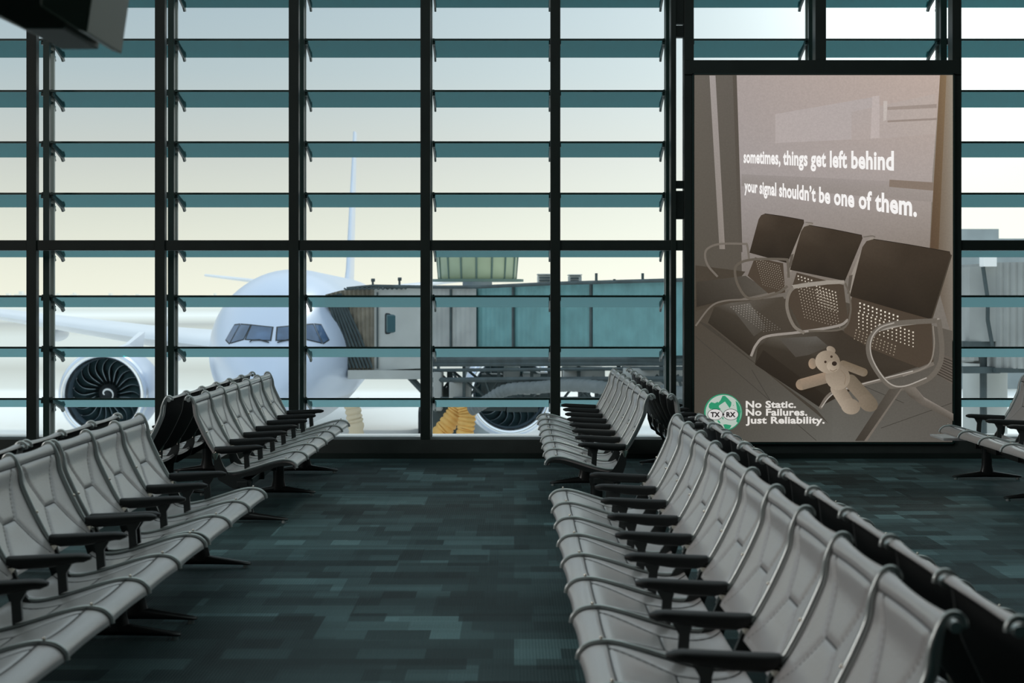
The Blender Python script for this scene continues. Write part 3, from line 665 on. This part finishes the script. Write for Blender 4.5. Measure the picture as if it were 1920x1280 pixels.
# lettering
def textmesh(body, bold=.0):
    cu = bpy.data.curves.new('lettering_curve', 'FONT'); cu.body = body; cu.size = 1; cu.offset = bold; cu.resolution_u = 3; cu.space_character = 1.0+bold*1.2
    o = bpy.data.objects.new('lettering_source', cu); COL.objects.link(o)
    bpy.context.view_layer.update()
    dg = bpy.context.evaluated_depsgraph_get(); me = bpy.data.meshes.new_from_object(o.evaluated_get(dg))
    v = np.array([q.co[:2] for q in me.vertices]); f = [tuple(p.vertices) for p in me.polygons]
    bpy.data.objects.remove(o); bpy.data.curves.remove(cu); bpy.data.meshes.remove(me)
    return v, f
def homog(src, dst):
    A = []; B = []
    for (x, y), (u, v) in zip(src, dst):
        A += [[x, y, 1, 0, 0, 0, -u*x, -u*y], [0, 0, 0, x, y, 1, -v*x, -v*y]]; B += [u, v]
    h = np.linalg.solve(np.array(A), np.array(B)); return np.append(h, 1).reshape(3, 3)
def letter(body, quad, m, name, bold=.02, asc=None, d=.046):
    # quad: bottom-left, bottom-right, top-right, top-left of baseline..ascender box, in photo pixels
    v, f = textmesh(body, bold); x0, x1 = v[:, 0].min(), v[:, 0].max(); y1 = asc or v[:, 1].max()
    H = homog([(x0, 0), (x1, 0), (x1, y1), (x0, y1)], quad); mb = MB()
    q = np.c_[v, np.ones(len(v))]@H.T; q = q[:, :2]/q[:, 2:]
    lo = [pp(x, y, d) for x, y in q]; mb.add(lo, f)
    return mb.build(name, m, ad_)
INK = inkmat('white_lettering', (245, 242, 240)); INK2 = inkmat('pale_lettering', (222, 218, 212)); BLK = inkmat('black_ink', (38, 34, 36)); GRN = inkmat('green_ink', (46, 142, 104)); PAL = inkmat('pale_globe_ink', (176, 190, 180)); OVL = inkmat('oval_ink', (208, 206, 204))
letter('sometimes, things get left behind', [(1393, 305), (1674, 319), (1674, 283), (1393, 282.5)], INK, 'headline_lettering', .034)
letter("your signal shouldn\u2019t be one of them.", [(1394.5, 358.5), (1717, 405.5), (1717, 367), (1394.5, 337)], INK, 'headline_lettering', .034)
letter('No Static.', [(1397, 763.3), (1491, 763.3), (1491, 750.6), (1397, 750.6)], INK2, 'slogan_lettering', .033)
letter('No Failures.', [(1397, 777.9), (1512, 777.9), (1512, 765.2), (1397, 765.2)], INK2, 'slogan_lettering', .033)
letter('Just Reliability.', [(1397, 792.7), (1544.5, 792.7), (1544.5, 780), (1397, 780)], INK2, 'slogan_lettering', .033)
def disc(cx, cy, rx, ry, d, m, name, parent, n=48):
    mb = MB(); mb.add([pp(cx+rx*math.cos(2*math.pi*k/n), cy-ry*math.sin(2*math.pi*k/n), d) for k in range(n)], [tuple(range(n))]); return mb.build(name, m, parent)
em = disc(1354.8, 772.4, 35.6, 34.8, .044, GRN, 'emblem', ad_)
disc(1355.4, 772.2, 33.4, 32.6, .0446, PAL, 'globe', em)
def land(polys):
    mb = MB()
    for pts in polys:
        p = [(1300+x/7.385, 730+y/7.385) for x, y in pts]
        v = [pp(x, y, .0452) for x, y in p]; c = Vector((0, 0, 0))
        for q in v: c += q
        c /= len(v); mb.add([c]+v, [(0, 1+i, 1+(i+1) % len(v)) for i in range(len(v))])
    return mb.build('continents', GRN, em)
land([[(210, 200), (240, 170), (290, 185), (330, 165), (350, 195), (345, 240), (375, 270), (330, 285), (270, 270), (225, 265), (205, 240)], [(395, 85), (430, 82), (470, 120), (520, 175), (515, 215), (495, 255), (478, 210), (455, 160), (425, 120), (400, 130), (385, 165), (350, 215), (330, 190), (370, 140)],
      [(575, 150), (610, 180), (640, 240), (652, 300), (640, 380), (615, 460), (585, 440), (600, 370), (600, 300), (590, 230)], [(405, 480), (440, 475), (520, 490), (500, 530), (455, 550), (425, 530)], [(320, 425), (345, 420), (372, 462), (350, 462)], [(385, 385), (410, 380), (405, 415)], [(540, 210), (552, 212), (550, 222), (542, 220)]])
for cx, t in ((295, 'TX'), (511, 'RX')):
    X = 1300+cx/7.385; Y = 730+341/7.385
    disc(X, Y, 14.6, 10.6, .0458, BLK, 'oval_border', em); disc(X, Y, 13.6, 9.7, .0462, OVL, 'oval', em)
    letter(t, [(X-8.6, Y+4.4), (X+8.8, Y+4.4), (X+8.8, Y-4.6), (X-8.6, Y-4.6)], BLK, 'emblem_lettering', .045, d=.047).parent = em
poly_m = MB()
poly_m.add([pp(1352.5, 776, .0474), pp(1355, 773.5, .0474), pp(1357.5, 776, .0474), pp(1355, 778.5, .0474)], [(0, 1, 2, 3)]); poly_m.build('oval_link', BLK, em)

# ------------------------------------------------------------------ outside: apron and skyline
ZG = EYE-7.37
ap = MB().box((-2500, YW+1.2, ZG-1), (2500, 6000, ZG)); struct('ground', ap, M['apron'])
# lower storey of the terminal carrying the hall floor
struct('wall_lower', MB().box((XL-.2, YB-.2, ZG), (XR+.2, YW+1.0, -.26)), M['wall'])
rs = random.Random(3)
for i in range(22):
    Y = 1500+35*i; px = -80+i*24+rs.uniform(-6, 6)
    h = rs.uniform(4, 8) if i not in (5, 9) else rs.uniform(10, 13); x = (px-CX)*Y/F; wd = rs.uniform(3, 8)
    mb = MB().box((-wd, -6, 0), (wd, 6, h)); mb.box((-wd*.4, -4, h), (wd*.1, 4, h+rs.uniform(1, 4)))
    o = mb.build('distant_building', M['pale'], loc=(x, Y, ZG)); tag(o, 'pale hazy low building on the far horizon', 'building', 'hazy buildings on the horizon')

# ------------------------------------------------------------------ the airliner
PL = empty('airliner', (-8.44, 56, ZG), math.radians(-2.87+0)); tag(PL, 'white wide-body airliner parked nose towards the window', 'airplane')
PL.rotation_euler = (0, 0, math.atan(.05))     # tail swings to the left going away
st = [(0, .02, 4.05), (.08, .28, 4.05), (.25, .52, 4.07), (.6, .85, 4.13), (1.1, 1.18, 4.25), (1.8, 1.56, 4.45), (2.6, 1.93, 4.68), (3.4, 2.25, 4.86), (4.4, 2.55, 5.05), (5.6, 2.82, 5.2), (7, 2.99, 5.32), (9, 3.08, 5.38), (11, 3.1, 5.4), (30, 3.1, 5.4), (44, 3.1, 5.4), (52, 2.5, 5.95), (58, 1.6, 6.8), (62, .8, 7.4), (63.5, .3, 7.6)]
S_ = np.array(st); sd = np.linspace(0, 1, 90)**1.6*63.5
R_ = np.interp(sd, S_[:, 0], S_[:, 1]); C_ = np.interp(sd, S_[:, 0], S_[:, 2])
def fus(s): return np.interp(s, S_[:, 0], S_[:, 1]), np.interp(s, S_[:, 0], S_[:, 2])
nseg = 64; rings = []
for s in sd:
    r, c = fus(s); rings.append([(r*math.cos(2*math.pi*k/nseg), s, c+r*math.sin(2*math.pi*k/nseg)) for k in range(nseg)])
fm = MB().loft(rings)
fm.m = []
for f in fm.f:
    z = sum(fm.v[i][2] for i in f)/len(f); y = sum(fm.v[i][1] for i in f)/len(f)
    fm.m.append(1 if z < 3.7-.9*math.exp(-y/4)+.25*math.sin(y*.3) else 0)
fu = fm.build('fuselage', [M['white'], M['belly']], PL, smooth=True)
def surf(x, h, off=.015):   # point of the nose surface at lateral x and height h
    lo, hi = 0.0, 11.0
    for _ in range(40):
        mid = (lo+hi)/2; r, c = fus(mid)
        if x*x+(h-c)**2 > r*r: lo = mid
        else: hi = mid
    return Vector((x, hi-off, h))
def patch(c4, name, m, parent, off=.02, n=8):
    mb = MB(); vs = []
    for lay_ in (off, off-.03):
        for j in range(n+1):
            for i in range(n+1):
                u, v = i/n, j/n
                x = (c4[0][0]*(1-u)+c4[1][0]*u)*(1-v)+(c4[3][0]*(1-u)+c4[2][0]*u)*v; h = (c4[0][1]*(1-u)+c4[1][1]*u)*(1-v)+(c4[3][1]*(1-u)+c4[2][1]*u)*v
                vs.append(surf(x, h, lay_))
    fs = []
    k = (n+1)**2
    for j in range(n):
        for i in range(n):
            a = j*(n+1)+i; fs += [(a, a+1, a+n+2, a+n+1)]
    mb.add(vs[:k], fs); return mb.build(name, m, parent, smooth=True)
WD = [[(.10, 6.27), (.86, 6.34), (1.02, 5.86), (.12, 5.84)], [(.93, 6.34), (1.30, 6.36), (1.62, 5.72), (1.12, 5.86)], [(1.36, 6.36), (1.58, 6.33), (1.86, 5.82), (1.68, 5.70)]]
for s in (-1, 1):
    for q in WD:
        cq = np.mean(q, axis=0)
        p = patch([(s*(cq[0]+(x-cq[0])*1.12), cq[1]+(h-cq[1])*1.14) for x, h in q], 'window_surround', M['dark'], PL, .018)
        patch([(s*x, h) for x, h in q], 'cockpit_window', M['cockpit'], PL, .032)
    MB().tube([surf(s*.15, 5.76, .05), surf(s*.5, 5.85, .06), surf(s*.78, 5.83, .06), surf(s*.86, 5.76, .05)], .022, 6).build('wiper', M['dark'], PL)
def airfoil(chord, t, n=24):
    pts = []
    for k in range(n):
        a = 2*math.pi*k/n; x = (1-math.cos(a))/2; th = t*1.3*math.sqrt(max(x, 0))*(1-x)*1.3; pts.append((x*chord, th if a <= math.pi else -th*.8))
    return pts
for s in (-1, 1):
    rg = []
    for d, ly, h, ch, t in ((1.5, 23.0, 4.15, 14, 1.25), (5.4, 25.9, 4.85, 11.5, 1.15), (9.5, 28.4, 5.25, 9.2, .92), (18.9, 34.3, 6.4, 6.2, .5), (26, 39.2, 7.3, 4.0, .3), (31, 43.3, 7.9, 1.8, .14)):
        rg.append([(s*d, ly+x, h+z) for x, z in airfoil(ch, t)])
    wg = MB().loft(rg).build('wing', M['wing'], PL, smooth=True)
    for d, ly, h in ((15.5, 36.5, 5.25), (22, 41, 6.1), (8.5, 34, 4.2)):
        MB().ball((s*d, ly, h), (.35, 2.6, .42), 12, 10).build('flap_fairing', M['wing'], wg, smooth=True)
    rg = [[(s*d, ly+x, h+z) for x, z in airfoil(ch, t)] for d, ly, h, ch, t in ((.5, 55, 7.7, 6.5, .4), (10.7, 61, 8.9, 2.3, .16))]
    MB().loft(rg).build('horizontal_stabilizer', M['wing'], PL, smooth=True)
    # engine: nacelle of revolution around the local y axis
    ex, ey, eh = s*9.15, 17.3, 2.98
    def rev(prof, n=56):
        return [[(ex+r*math.cos(2*math.pi*k/n), ey+y, eh+r*math.sin(2*math.pi*k/n)) for k in range(n)] for y, r in prof]
    nc = MB().loft(rev([(.02, 1.80), (-.02, 1.86), (0.06, 1.93), (.25, 2.0), (.7, 2.06), (1.6, 2.10), (3.2, 2.05), (4.8, 1.85), (5.6, 1.65)]), caps=False).build('engine_nacelle', M['white'], PL, smooth=True)
    MB().loft(rev([(.30, 2.012), (.12, 1.965), (.0, 1.88), (-.03, 1.80), (.0, 1.72), (.12, 1.64), (.4, 1.60)]), caps=False).build('intake_lip', M['lip'], nc, smooth=True)
    MB().loft(rev([(.36, 1.605), (.9, 1.58), (1.5, 1.60)]), caps=False).build('intake_duct', M['duct'], nc, smooth=True)
    MB().loft(rev([(1.72, .02), (1.72, 1.62)]), caps=False).build('fan_disc', M['dark'], nc)
    MB().loft(rev([(5.2, 1.2), (6.4, .9), (7.6, .55), (8.2, .1)]), caps=True).build('exhaust_cone', M['belly'], nc, smooth=True)
    fan = MB(); edg = MB()
    for k in range(22):
        a0 = 2*math.pi*k/22; L_ = []; Rr = []; 
        for t in np.linspace(0, 1, 9):
            r = .42+t*1.17; sw = a0+.30*math.sin(t*2.2)-.28*t*t; wa = .115+.02*t; dy = .30*(1-.5*t)
            L_.append((ex+r*math.cos(sw-wa), ey+1.25-.05*t, eh+r*math.sin(sw-wa))); Rr.append((ex+r*math.cos(sw+wa), ey+1.25+dy, eh+r*math.sin(sw+wa)))
        vs = L_+Rr+[(x, y+.03, z) for x, y, z in L_]+[(x, y+.03, z) for x, y, z in Rr]
        fan.add(vs, [(i, i+1, i+10, i+9) for i in range(8)]+[(i+18, i+27, i+28, i+19) for i in range(8)]+[(i, i+18, i+19, i+1) for i in range(8)]+[(i+9, i+10, i+28, i+27) for i in range(8)])
        edg.tube([(x, y-.012, z) for x, y, z in L_[1:]], [.012, .02, .024, .022, .018, .014, .010, .008], 5)
    fan.build('fan_blades', M['fan'], nc, smooth=True); edg.build('fan_blade_edges', M['fanedge'], nc)
    sp_ = MB().loft(rev([(.72, .01), (.78, .10), (.95, .24), (1.2, .38), (1.4, .44)], 28)).build('spinner', M['dark'], nc, smooth=True)
    sw = MB(); pts = []
    for t in np.linspace(0, 1, 22):
        a = 3.9-t*5.2; r = .05+.30*t; y = np.interp(r, [.01, .10, .24, .38], [.72, .78, .95, 1.2])-.02
        pts.append((ex+r*math.cos(a), ey+y, eh+r*math.sin(a)))
    sw.tube(pts, [.02+.03*math.sin(math.pi*t) for t in np.linspace(0, 1, 22)], 6); sw.build('spiral_mark', M['whitepaint'], sp_)
    MB().hexa([(ex-.2, ey+1.5, eh+1.9), (ex+.2, ey+1.5, eh+1.9), (ex+.2, ey+9, eh+1.5), (ex-.2, ey+9, eh+1.5), (ex-.1, ey+6, eh+2.1), (ex+.1, ey+6, eh+2.1), (ex+.15, ey+10, eh+2.6), (ex-.15, ey+10, eh+2.6)]).build('pylon', M['wing'], nc)
    g = MB().tube([(s*5.5, 33, .6), (s*5.5, 33, 4.2)], .22, 12).build('main_gear', M['wing'], PL)
    for q in range(3):
        for e in (-1, 1): MB().tube([(s*5.5+e*.45-.2, 31.6+q*1.4, .62), (s*5.5+e*.45+.2, 31.6+q*1.4, .62)], .62, 20).build('wheel', M['dark'], g, smooth=True)
rg = [[(z, ly+x, h) for x, z in airfoil(ch, t)] for ly, h, ch, t in ((49, 8.1, 11, .42), (51.5, 9.2, 8.6, .40), (60.5, 19.2, 3.6, .2))]
MB().loft(rg).build('tail_fin', M['white'], PL, smooth=True)
g = MB().tube([(0, 5.6, .5), (0, 5.6, 3.2)], .15, 12).build('nose_gear', M['wing'], PL)
for e in (-1, 1): MB().tube([(e*.35-.15, 5.6, .5), (e*.35+.15, 5.6, .5)], .5, 20).build('wheel', M['dark'], g, smooth=True)

# ------------------------------------------------------------------ jet bridge
JB0 = at(900, 669, 59); JB0.z = ZG
JB = empty('jet_bridge', JB0); tag(JB, 'grey corrugated jet bridge with painted-on teal reflection, reaching the airliner from the right', 'jet bridge')
def rel(v): return Vector(v)-JB0
def section(pa, pb, Ya, Yb, ta, ba, tb, bb, m, name, rib=.28, depth=2.9, amp=.045):
    # corrugated tunnel between two picture columns; real heights follow from the distances
    A0 = at(pa, ta, Ya); A1 = at(pa, ba, Ya); B0 = at(pb, tb, Yb); B1 = at(pb, bb, Yb)
    L = (B1-A1).length; n = max(2, int(L/rib*2)); mb = MB(); top = []; bot = []
    for i in range(n+1):
        t = i/n; o = Vector((0, -amp if i % 2 else 0, 0)); top.append(rel(A0.lerp(B0, t)+o)); bot.append(rel(A1.lerp(B1, t)+o))
    D = Vector((0, depth, 0)); k = n+1
    vs = bot+top+[v+D for v in bot]+[v+D for v in top]
    fs = [(i, i+1, k+i+1, k+i) for i in range(n)]+[(2*k+i, 3*k+i, 3*k+i+1, 2*k+i+1) for i in range(n)]+[(k+i, k+i+1, 3*k+i+1, 3*k+i) for i in range(n)]+[(i, 2*k+i, 2*k+i+1, i+1) for i in range(n)]+[(0, k, 3*k, 2*k), (n, 2*k+n, 3*k+n, k+n)]
    mb.add(vs, fs); return mb.build(name, m, JB)
# cab: flared bellows against the fuselage, smooth cab wall, door
cabY = 60.5
rg = []
for px, t, b_, Y0, dp_ in ((612, 551, 620, 63.5, 2.6), (640, 543, 668, 62.2, 3.4), (656, 541, 697, 61, 3.8), (700, 537, 696, cabY, 3.8)):
    pass
bel = MB(); colsx = np.linspace(0, 1, 15)
top = smoothline([(610, 552), (640, 544), (670, 540), (702, 538)], 5)[:15]
bot = smoothline([(612, 560), (634, 628), (652, 694), (702, 694)], 5)[:15]
bt = np.array([(np.interp(x, [610, 634, 655, 702], [560, 628, 696, 695])) for x in np.linspace(610, 702, 23)])
vs = []; k = 23
for D_ in (0, 3.4):
    for e, (x, y) in enumerate(zip(np.linspace(610, 702, 23), bt)): vs.append(rel(at(x, y, cabY-(.1 if e % 2 else 0))+Vector((0, D_, 0))))
    for e, x in enumerate(np.linspace(610, 702, 23)): vs.append(rel(at(x, np.interp(x, [610, 640, 670, 702], [552, 544, 540, 538]), cabY-(.1 if e % 2 else 0))+Vector((0, D_, 0))))
fs = []
for i in range(k-1): fs += [(i, i+1, k+i+1, k+i), (2*k+i, 3*k+i, 3*k+i+1, 2*k+i+1), (k+i, k+i+1, 3*k+i+1, 3*k+i), (i, 2*k+i, 2*k+i+1, i+1)]
fs += [(0, k, 3*k, 2*k), (k-1, 3*k-1, 4*k-1, 2*k-1)]
bel.add(vs, fs); bel.build('bellows', M['bellows'], JB)
bb = bel
# darker pleat fans across the bellows
pl_ = MB()
for q in range(7): pl_.tube([rel(at(614+q*4, 555-q*.8, cabY-.16)), rel(at(636+q*6.5, 630, cabY-.16)), rel(at(657+q*6.8, 690, cabY-.16))], .05, 6)
pl_.build('pleats', M['truss'], JB)
section(700, 800, cabY, 60, 540, 694, 540, 690, M['bridge_light'], 'cab', rib=1.5, amp=.01)
cb = JB.children[-1]
a, b = at(708, 575, cabY-.2), at(708, 690, cabY-.2)
MB().box(rel(at(706, 548, cabY-.12)), rel(at(709, 690, cabY-.05))).box(rel(at(750, 548, cabY-.12)), rel(at(752, 690, cabY-.05))).build('door_frame', M['truss'], cb)
MB().box(rel(at(721, 586, cabY-.18)), rel(at(747, 627, cabY-.02))).build('window_surround', M['dark'], cb, bevel=.08)
MB().box(rel(at(723.5, 589, cabY-.22)), rel(at(744.5, 624, cabY-.1))).build('pane', M['glassdark'], cb, bevel=.06)
MB().box(rel(at(652, 694, cabY-.4)), rel(at(800, 701, cabY+3.6))).build('cab_floor', M['bridge_light'], cb)
section(800, 893, 60, 58.2, 541, 670, 540, 670, M['bridge'], 'tunnel_section', rib=.24)
section(893, 1046, 58.4, 55, 536, 668, 533, 668, M['bridge_teal_reflection'], 'tunnel_section', rib=.24)
section(1046, 1112, 55.2, 54, 531, 668, 530, 668, M['bridge_teal_reflection'], 'tunnel_section', rib=.24)
section(1112, 1300, 53.6, 50, 530, 667, 526, 666, M['bridge_teal_reflection'], 'tunnel_section', rib=.24)
section(1300, 1835, 50, 41, 526, 668, 508, 676, M['bridge'], 'tunnel_section', rib=.3)
section(1868, 2080, 40, 39, 492, 690, 488, 694, M['bridge'], 'rotunda', rib=.16, depth=4, amp=.07)
section(1818, 1870, 40.2, 40, 500, 640, 498, 640, M['bridge'], 'link_section', rib=1.2, amp=.01)
MB().box(rel(at(1806, 640, 40.1)), rel(at(1858, 652, 40.6))).box(rel(at(1806, 688, 40.1)), rel(at(1864, 698, 40.6))).tube([rel(at(1843, 500, 39.9)), rel(at(1852, 560, 39.9)), rel(at(1852, 600, 39.9)), rel(at(1862, 655, 39.9))], .05, 6).box(rel(at(1868, 690, 39.8)), rel(at(1960, 697, 40.3))).build('brackets', M['truss'], JB)
# roof edge rail with scalloped cable and small masts
rr = MB(); ps = [(650, 541, 60.3), (700, 536, 60.3), (800, 538, 59.8), (893, 538, 58), (1046, 531, 54.8), (1300, 524, 49.8)]
rr.tube([rel(at(*p)) for p in ps], .07, 6); rr.build('roof_rail', M['truss'], JB)
MB().tube([rel(at(645+i*4.3, 541-.06*i+(1.8 if i % 2 else -.8), 60.2)) for i in range(36)], .035, 5).build('scalloped_cable', M['truss'], JB)
for px, y0, y1 in ((699, 522, 537), (749, 520, 538)):
    MB().tube([rel(at(px, y1, 60.3)), rel(at(px, y0, 60.3))], .045, 6).tube([rel(at(px-3, y0+3, 60.3)), rel(at(px+4, y0+3, 60.3))], .07, 6).build('mast', M['truss'], JB)
for px0, px1, y0, y1, Y in ((1008, 1034, 513, 536, 55.5), (1067, 1088, 514, 533, 54.5)):
    o = MB().box(rel(at(px0, y0+3, Y)), rel(at(px1, y1, Y+1.2))).box(rel(at(px0-.8, y0, Y-.1)), rel(at(px1+.8, y0+3, Y+1.3))).build('roof_unit', M['bridge_light'], JB, bevel=.03)
    MB().box(rel(at(px0+3, y0+6, Y-.04)), rel(at(px1-3, y0+9, Y))).box(rel(at(px0+3, y0+11, Y-.04)), rel(at(px1-3, y0+14, Y))).build('vent', M['truss'], o)
for px in (1118, 1152, 1205, 1262):
    MB().tube([rel(at(px, 530, 53)), rel(at(px, 512 if px != 1152 else 523, 53))], .05, 6).build('mast', M['truss'], JB)
# seams between panels
MB().tube([rel(at(845, 542, 59)), rel(at(845, 669, 59))], .05, 6).tube([rel(at(962, 536, 56.7)), rel(at(962, 668, 56.7))], .06, 6).tube([rel(at(1109, 532, 53.9)), rel(at(1109, 668, 53.9))], .08, 6).build('panel_seams', M['truss'], JB)
# underframe: long chords, hangers and diagonals
uf = MB()
for (y0, y1, r) in ((674, 672, .12), (683, 681, .09), (694, 690, .07), (712, 710, .10), (748, 748, .09)):
    uf.tube([rel(at(806, y0, 59.5)), rel(at(1300, y1, 50.5))], r, 6)
for px in (822, 870, 935, 997, 1030, 1085, 1160, 1240, 1290):
    Y = 59.5-(px-806)/494*9; uf.box(rel(at(px-3, 672, Y-.1)), rel(at(px+3, 750 if px < 1050 else 715, Y+.15)))
for i in range(16):
    px = 815+i*30; Y = 59.5-(px-806)/494*9
    uf.tube([rel(at(px, 692, Y+1)), rel(at(px+24, 712, Y+1))], .05, 5); uf.tube([rel(at(px, 749, Y+.8)), rel(at(px+26, 716, Y+.8))], .045, 5)
uf.build('underframe', M['truss'], JB)
sd_ = MB()
for (x0, x1, y0, y1, Y) in ((902, 948, 702, 766, 59), (950, 1008, 712, 768, 58.4), (1010, 1043, 700, 752, 57.6), (1086, 1104, 700, 768, 55.6), (1118, 1170, 712, 770, 55), (1172, 1290, 716, 770, 54)):
    sd_.box(rel(at(x0, y0, Y)), rel(at(x1, y1, Y+1.2)))
for i in range(22):
    x = 850+i*20; Y = 58.3-(x-850)/440*8
    sd_.tube([rel(at(x, 700+(i*37) % 25, Y+.3)), rel(at(x+14+(i*13) % 18, 722+(i*53) % 40, Y+.3))], .05, 5)
sd_.build('service_platform', M['truss'], JB)
# service walkway boxes under the tunnel
o = MB()
for (x0, x1, y0, y1, Y) in ((944, 975, 690, 712, 57.5), (980, 1012, 700, 735, 57), (1055, 1130, 690, 716, 54.5), (1170, 1290, 690, 745, 52), (842, 885, 716, 752, 58.5), (812, 832, 697, 765, 59)):
    o.box(rel(at(x0, y0, Y)), rel(at(x1, y1, Y+1.5)))
o.build('equipment_boxes', M['bridge'], JB, bevel=.04)
# drive column with wheels
dc = MB().box(rel(at(812, 694, 60.2)), rel(at(826, 812, 61))).box(rel(at(838, 694, 60.2)), rel(at(850, 770, 61)))
bz = at(830, 820, 60.4); bz.z = ZG
dc.box(rel((bz.x-.5, 60, ZG+.7)), rel((bz.x+.9, 61, bz.z+4)))
dc = dc.build('drive_column', M['truss'], JB)
for dx in (-1.1, 1.3):
    MB().tube([rel((bz.x+dx-.22, 60.6, ZG+.75)), rel((bz.x+dx+.22, 60.6, ZG+.75))], .75, 24).build('wheel', M['dark'], dc, smooth=True)
MB().tube([rel(at(764, 702, 60.6)), rel(at(796, 736, 60.6))], .12, 8).tube([rel(at(800, 700, 60.6)), rel(at(770, 712, 60.6))], .08, 8).build('strut', M['truss'], JB)
cz = at(1880, 700, 40); MB().tube([rel((cz.x, 41.5, ZG)), rel((cz.x, 41.5, cz.z+.2))], .55, 20).build('rotunda_column', M['bridge_light'], JB, smooth=True)
cz = at(1846, 700, 40.3); MB().tube([rel((cz.x, 40.4, ZG)), rel((cz.x, 40.4, cz.z+.9))], .09, 12).build('downpipe', M['truss'], JB)
MB().box(rel(at(1845, 480, 39.8)), rel(at(1860, 500, 40.2))).build('flood_light', M['whitepaint'], JB)
# hoses
def hose(name, label, pts, r, m, dens=9):
    P = smoothline(pts, dens); c = P.mean(0); mb = MB(); rad = [r*(1.0, 1.0, .84)[i % 3] for i in range(len(P))]
    mb.tube([Vector(p)-Vector(c) for p in P], rad, 14); o = mb.build(name, m, loc=tuple(c), smooth=True); tag(o, label, 'hose'); return o
gp = at(840, 0, 58.7); 
hose('air_hose', 'yellow corrugated air hose slanting down under the jet bridge, left one', [at(860, 764, 58.4), at(852, 777, 58.4), at(836, 800, 58.4), at(824, 822, 58.4), (at(810, 822, 58.4).x, 58.4, ZG+.35)], .34, M['hose'])
hose('air_hose', 'yellow corrugated air hose hanging straight under the jet bridge, right one', [at(872, 760, 57.6), at(876, 776, 57.6), at(874, 800, 57.6), at(872, 822, 57.6), (at(876, 822, 57.6).x, 57.6, ZG+.33)], .32, M['hose'])
hose('air_hose', 'thick grey corrugated hose slung under the jet bridge', [at(884, 768, 56.8), at(912, 752, 56.4), at(950, 731, 56), at(1010, 726, 55), at(1060, 722, 53.8), at(1110, 724, 52.8), at(1180, 733, 51.5), at(1290, 736, 49.8)], .22, M['hosegrey'], 16)
hose('pleated_cover', 'tan pleated cover hanging below the airliner nose', [at(658, 748, 55), at(664, 780, 55), at(668, 815, 55), (at(668, 820, 55).x, 55, ZG+.1)], .28, mat('tan_canvas', (.50, .42, .30), .8))

# made-up drum on a stalk, stands in for a green-lit reflection in the glass
dY = 88; dx = at(895, 0, dY).x
DR = empty('reflection_drum', (dx, dY, ZG)); tag(DR, 'added pale green ribbed drum standing in for a reflection above the jet bridge roof', 'building')
z0 = at(0, 524, dY).z-ZG; z1 = at(0, 462, dY).z-ZG
def ring(r, z, n=40): return [(r*math.cos(2*math.pi*k/n), r*math.sin(2*math.pi*k/n), z) for k in range(n)]
MB().loft([ring(2.05, z0), ring(2.1, z0+.1), ring(2.2, z1)]).build('reflection_shell', M['drum'], DR, smooth=True)
MB().loft([ring(.8, 0), ring(.8, z0)]).build('stalk', M['bldg'], DR, smooth=True)
rb = MB()
for k in range(16):
    a = 2*math.pi*k/16; rb.tube([(2.08*math.cos(a), 2.08*math.sin(a), z0), (2.23*math.cos(a), 2.23*math.sin(a), z1)], .06, 6)
rb.loft([ring(2.5, z0-.12), ring(2.5, z0+.02)]); rb.build('ribs', M['drumrib'], DR)
# grey concourse seen at the right edge
bY = 130; bx = at(1990, 0, bY)
GB = MB().box((-9.5, 0, 0), (20, 14, at(0, 447, bY).z-ZG)).box((-9.5, 0, at(0, 447, bY).z-ZG), (-5.0, 10, at(0, 429, bY).z-ZG)).build('concourse_building', M['bldg'], loc=(bx.x, bY, ZG)); tag(GB, 'grey flat-roofed concourse building at the right edge', 'building')
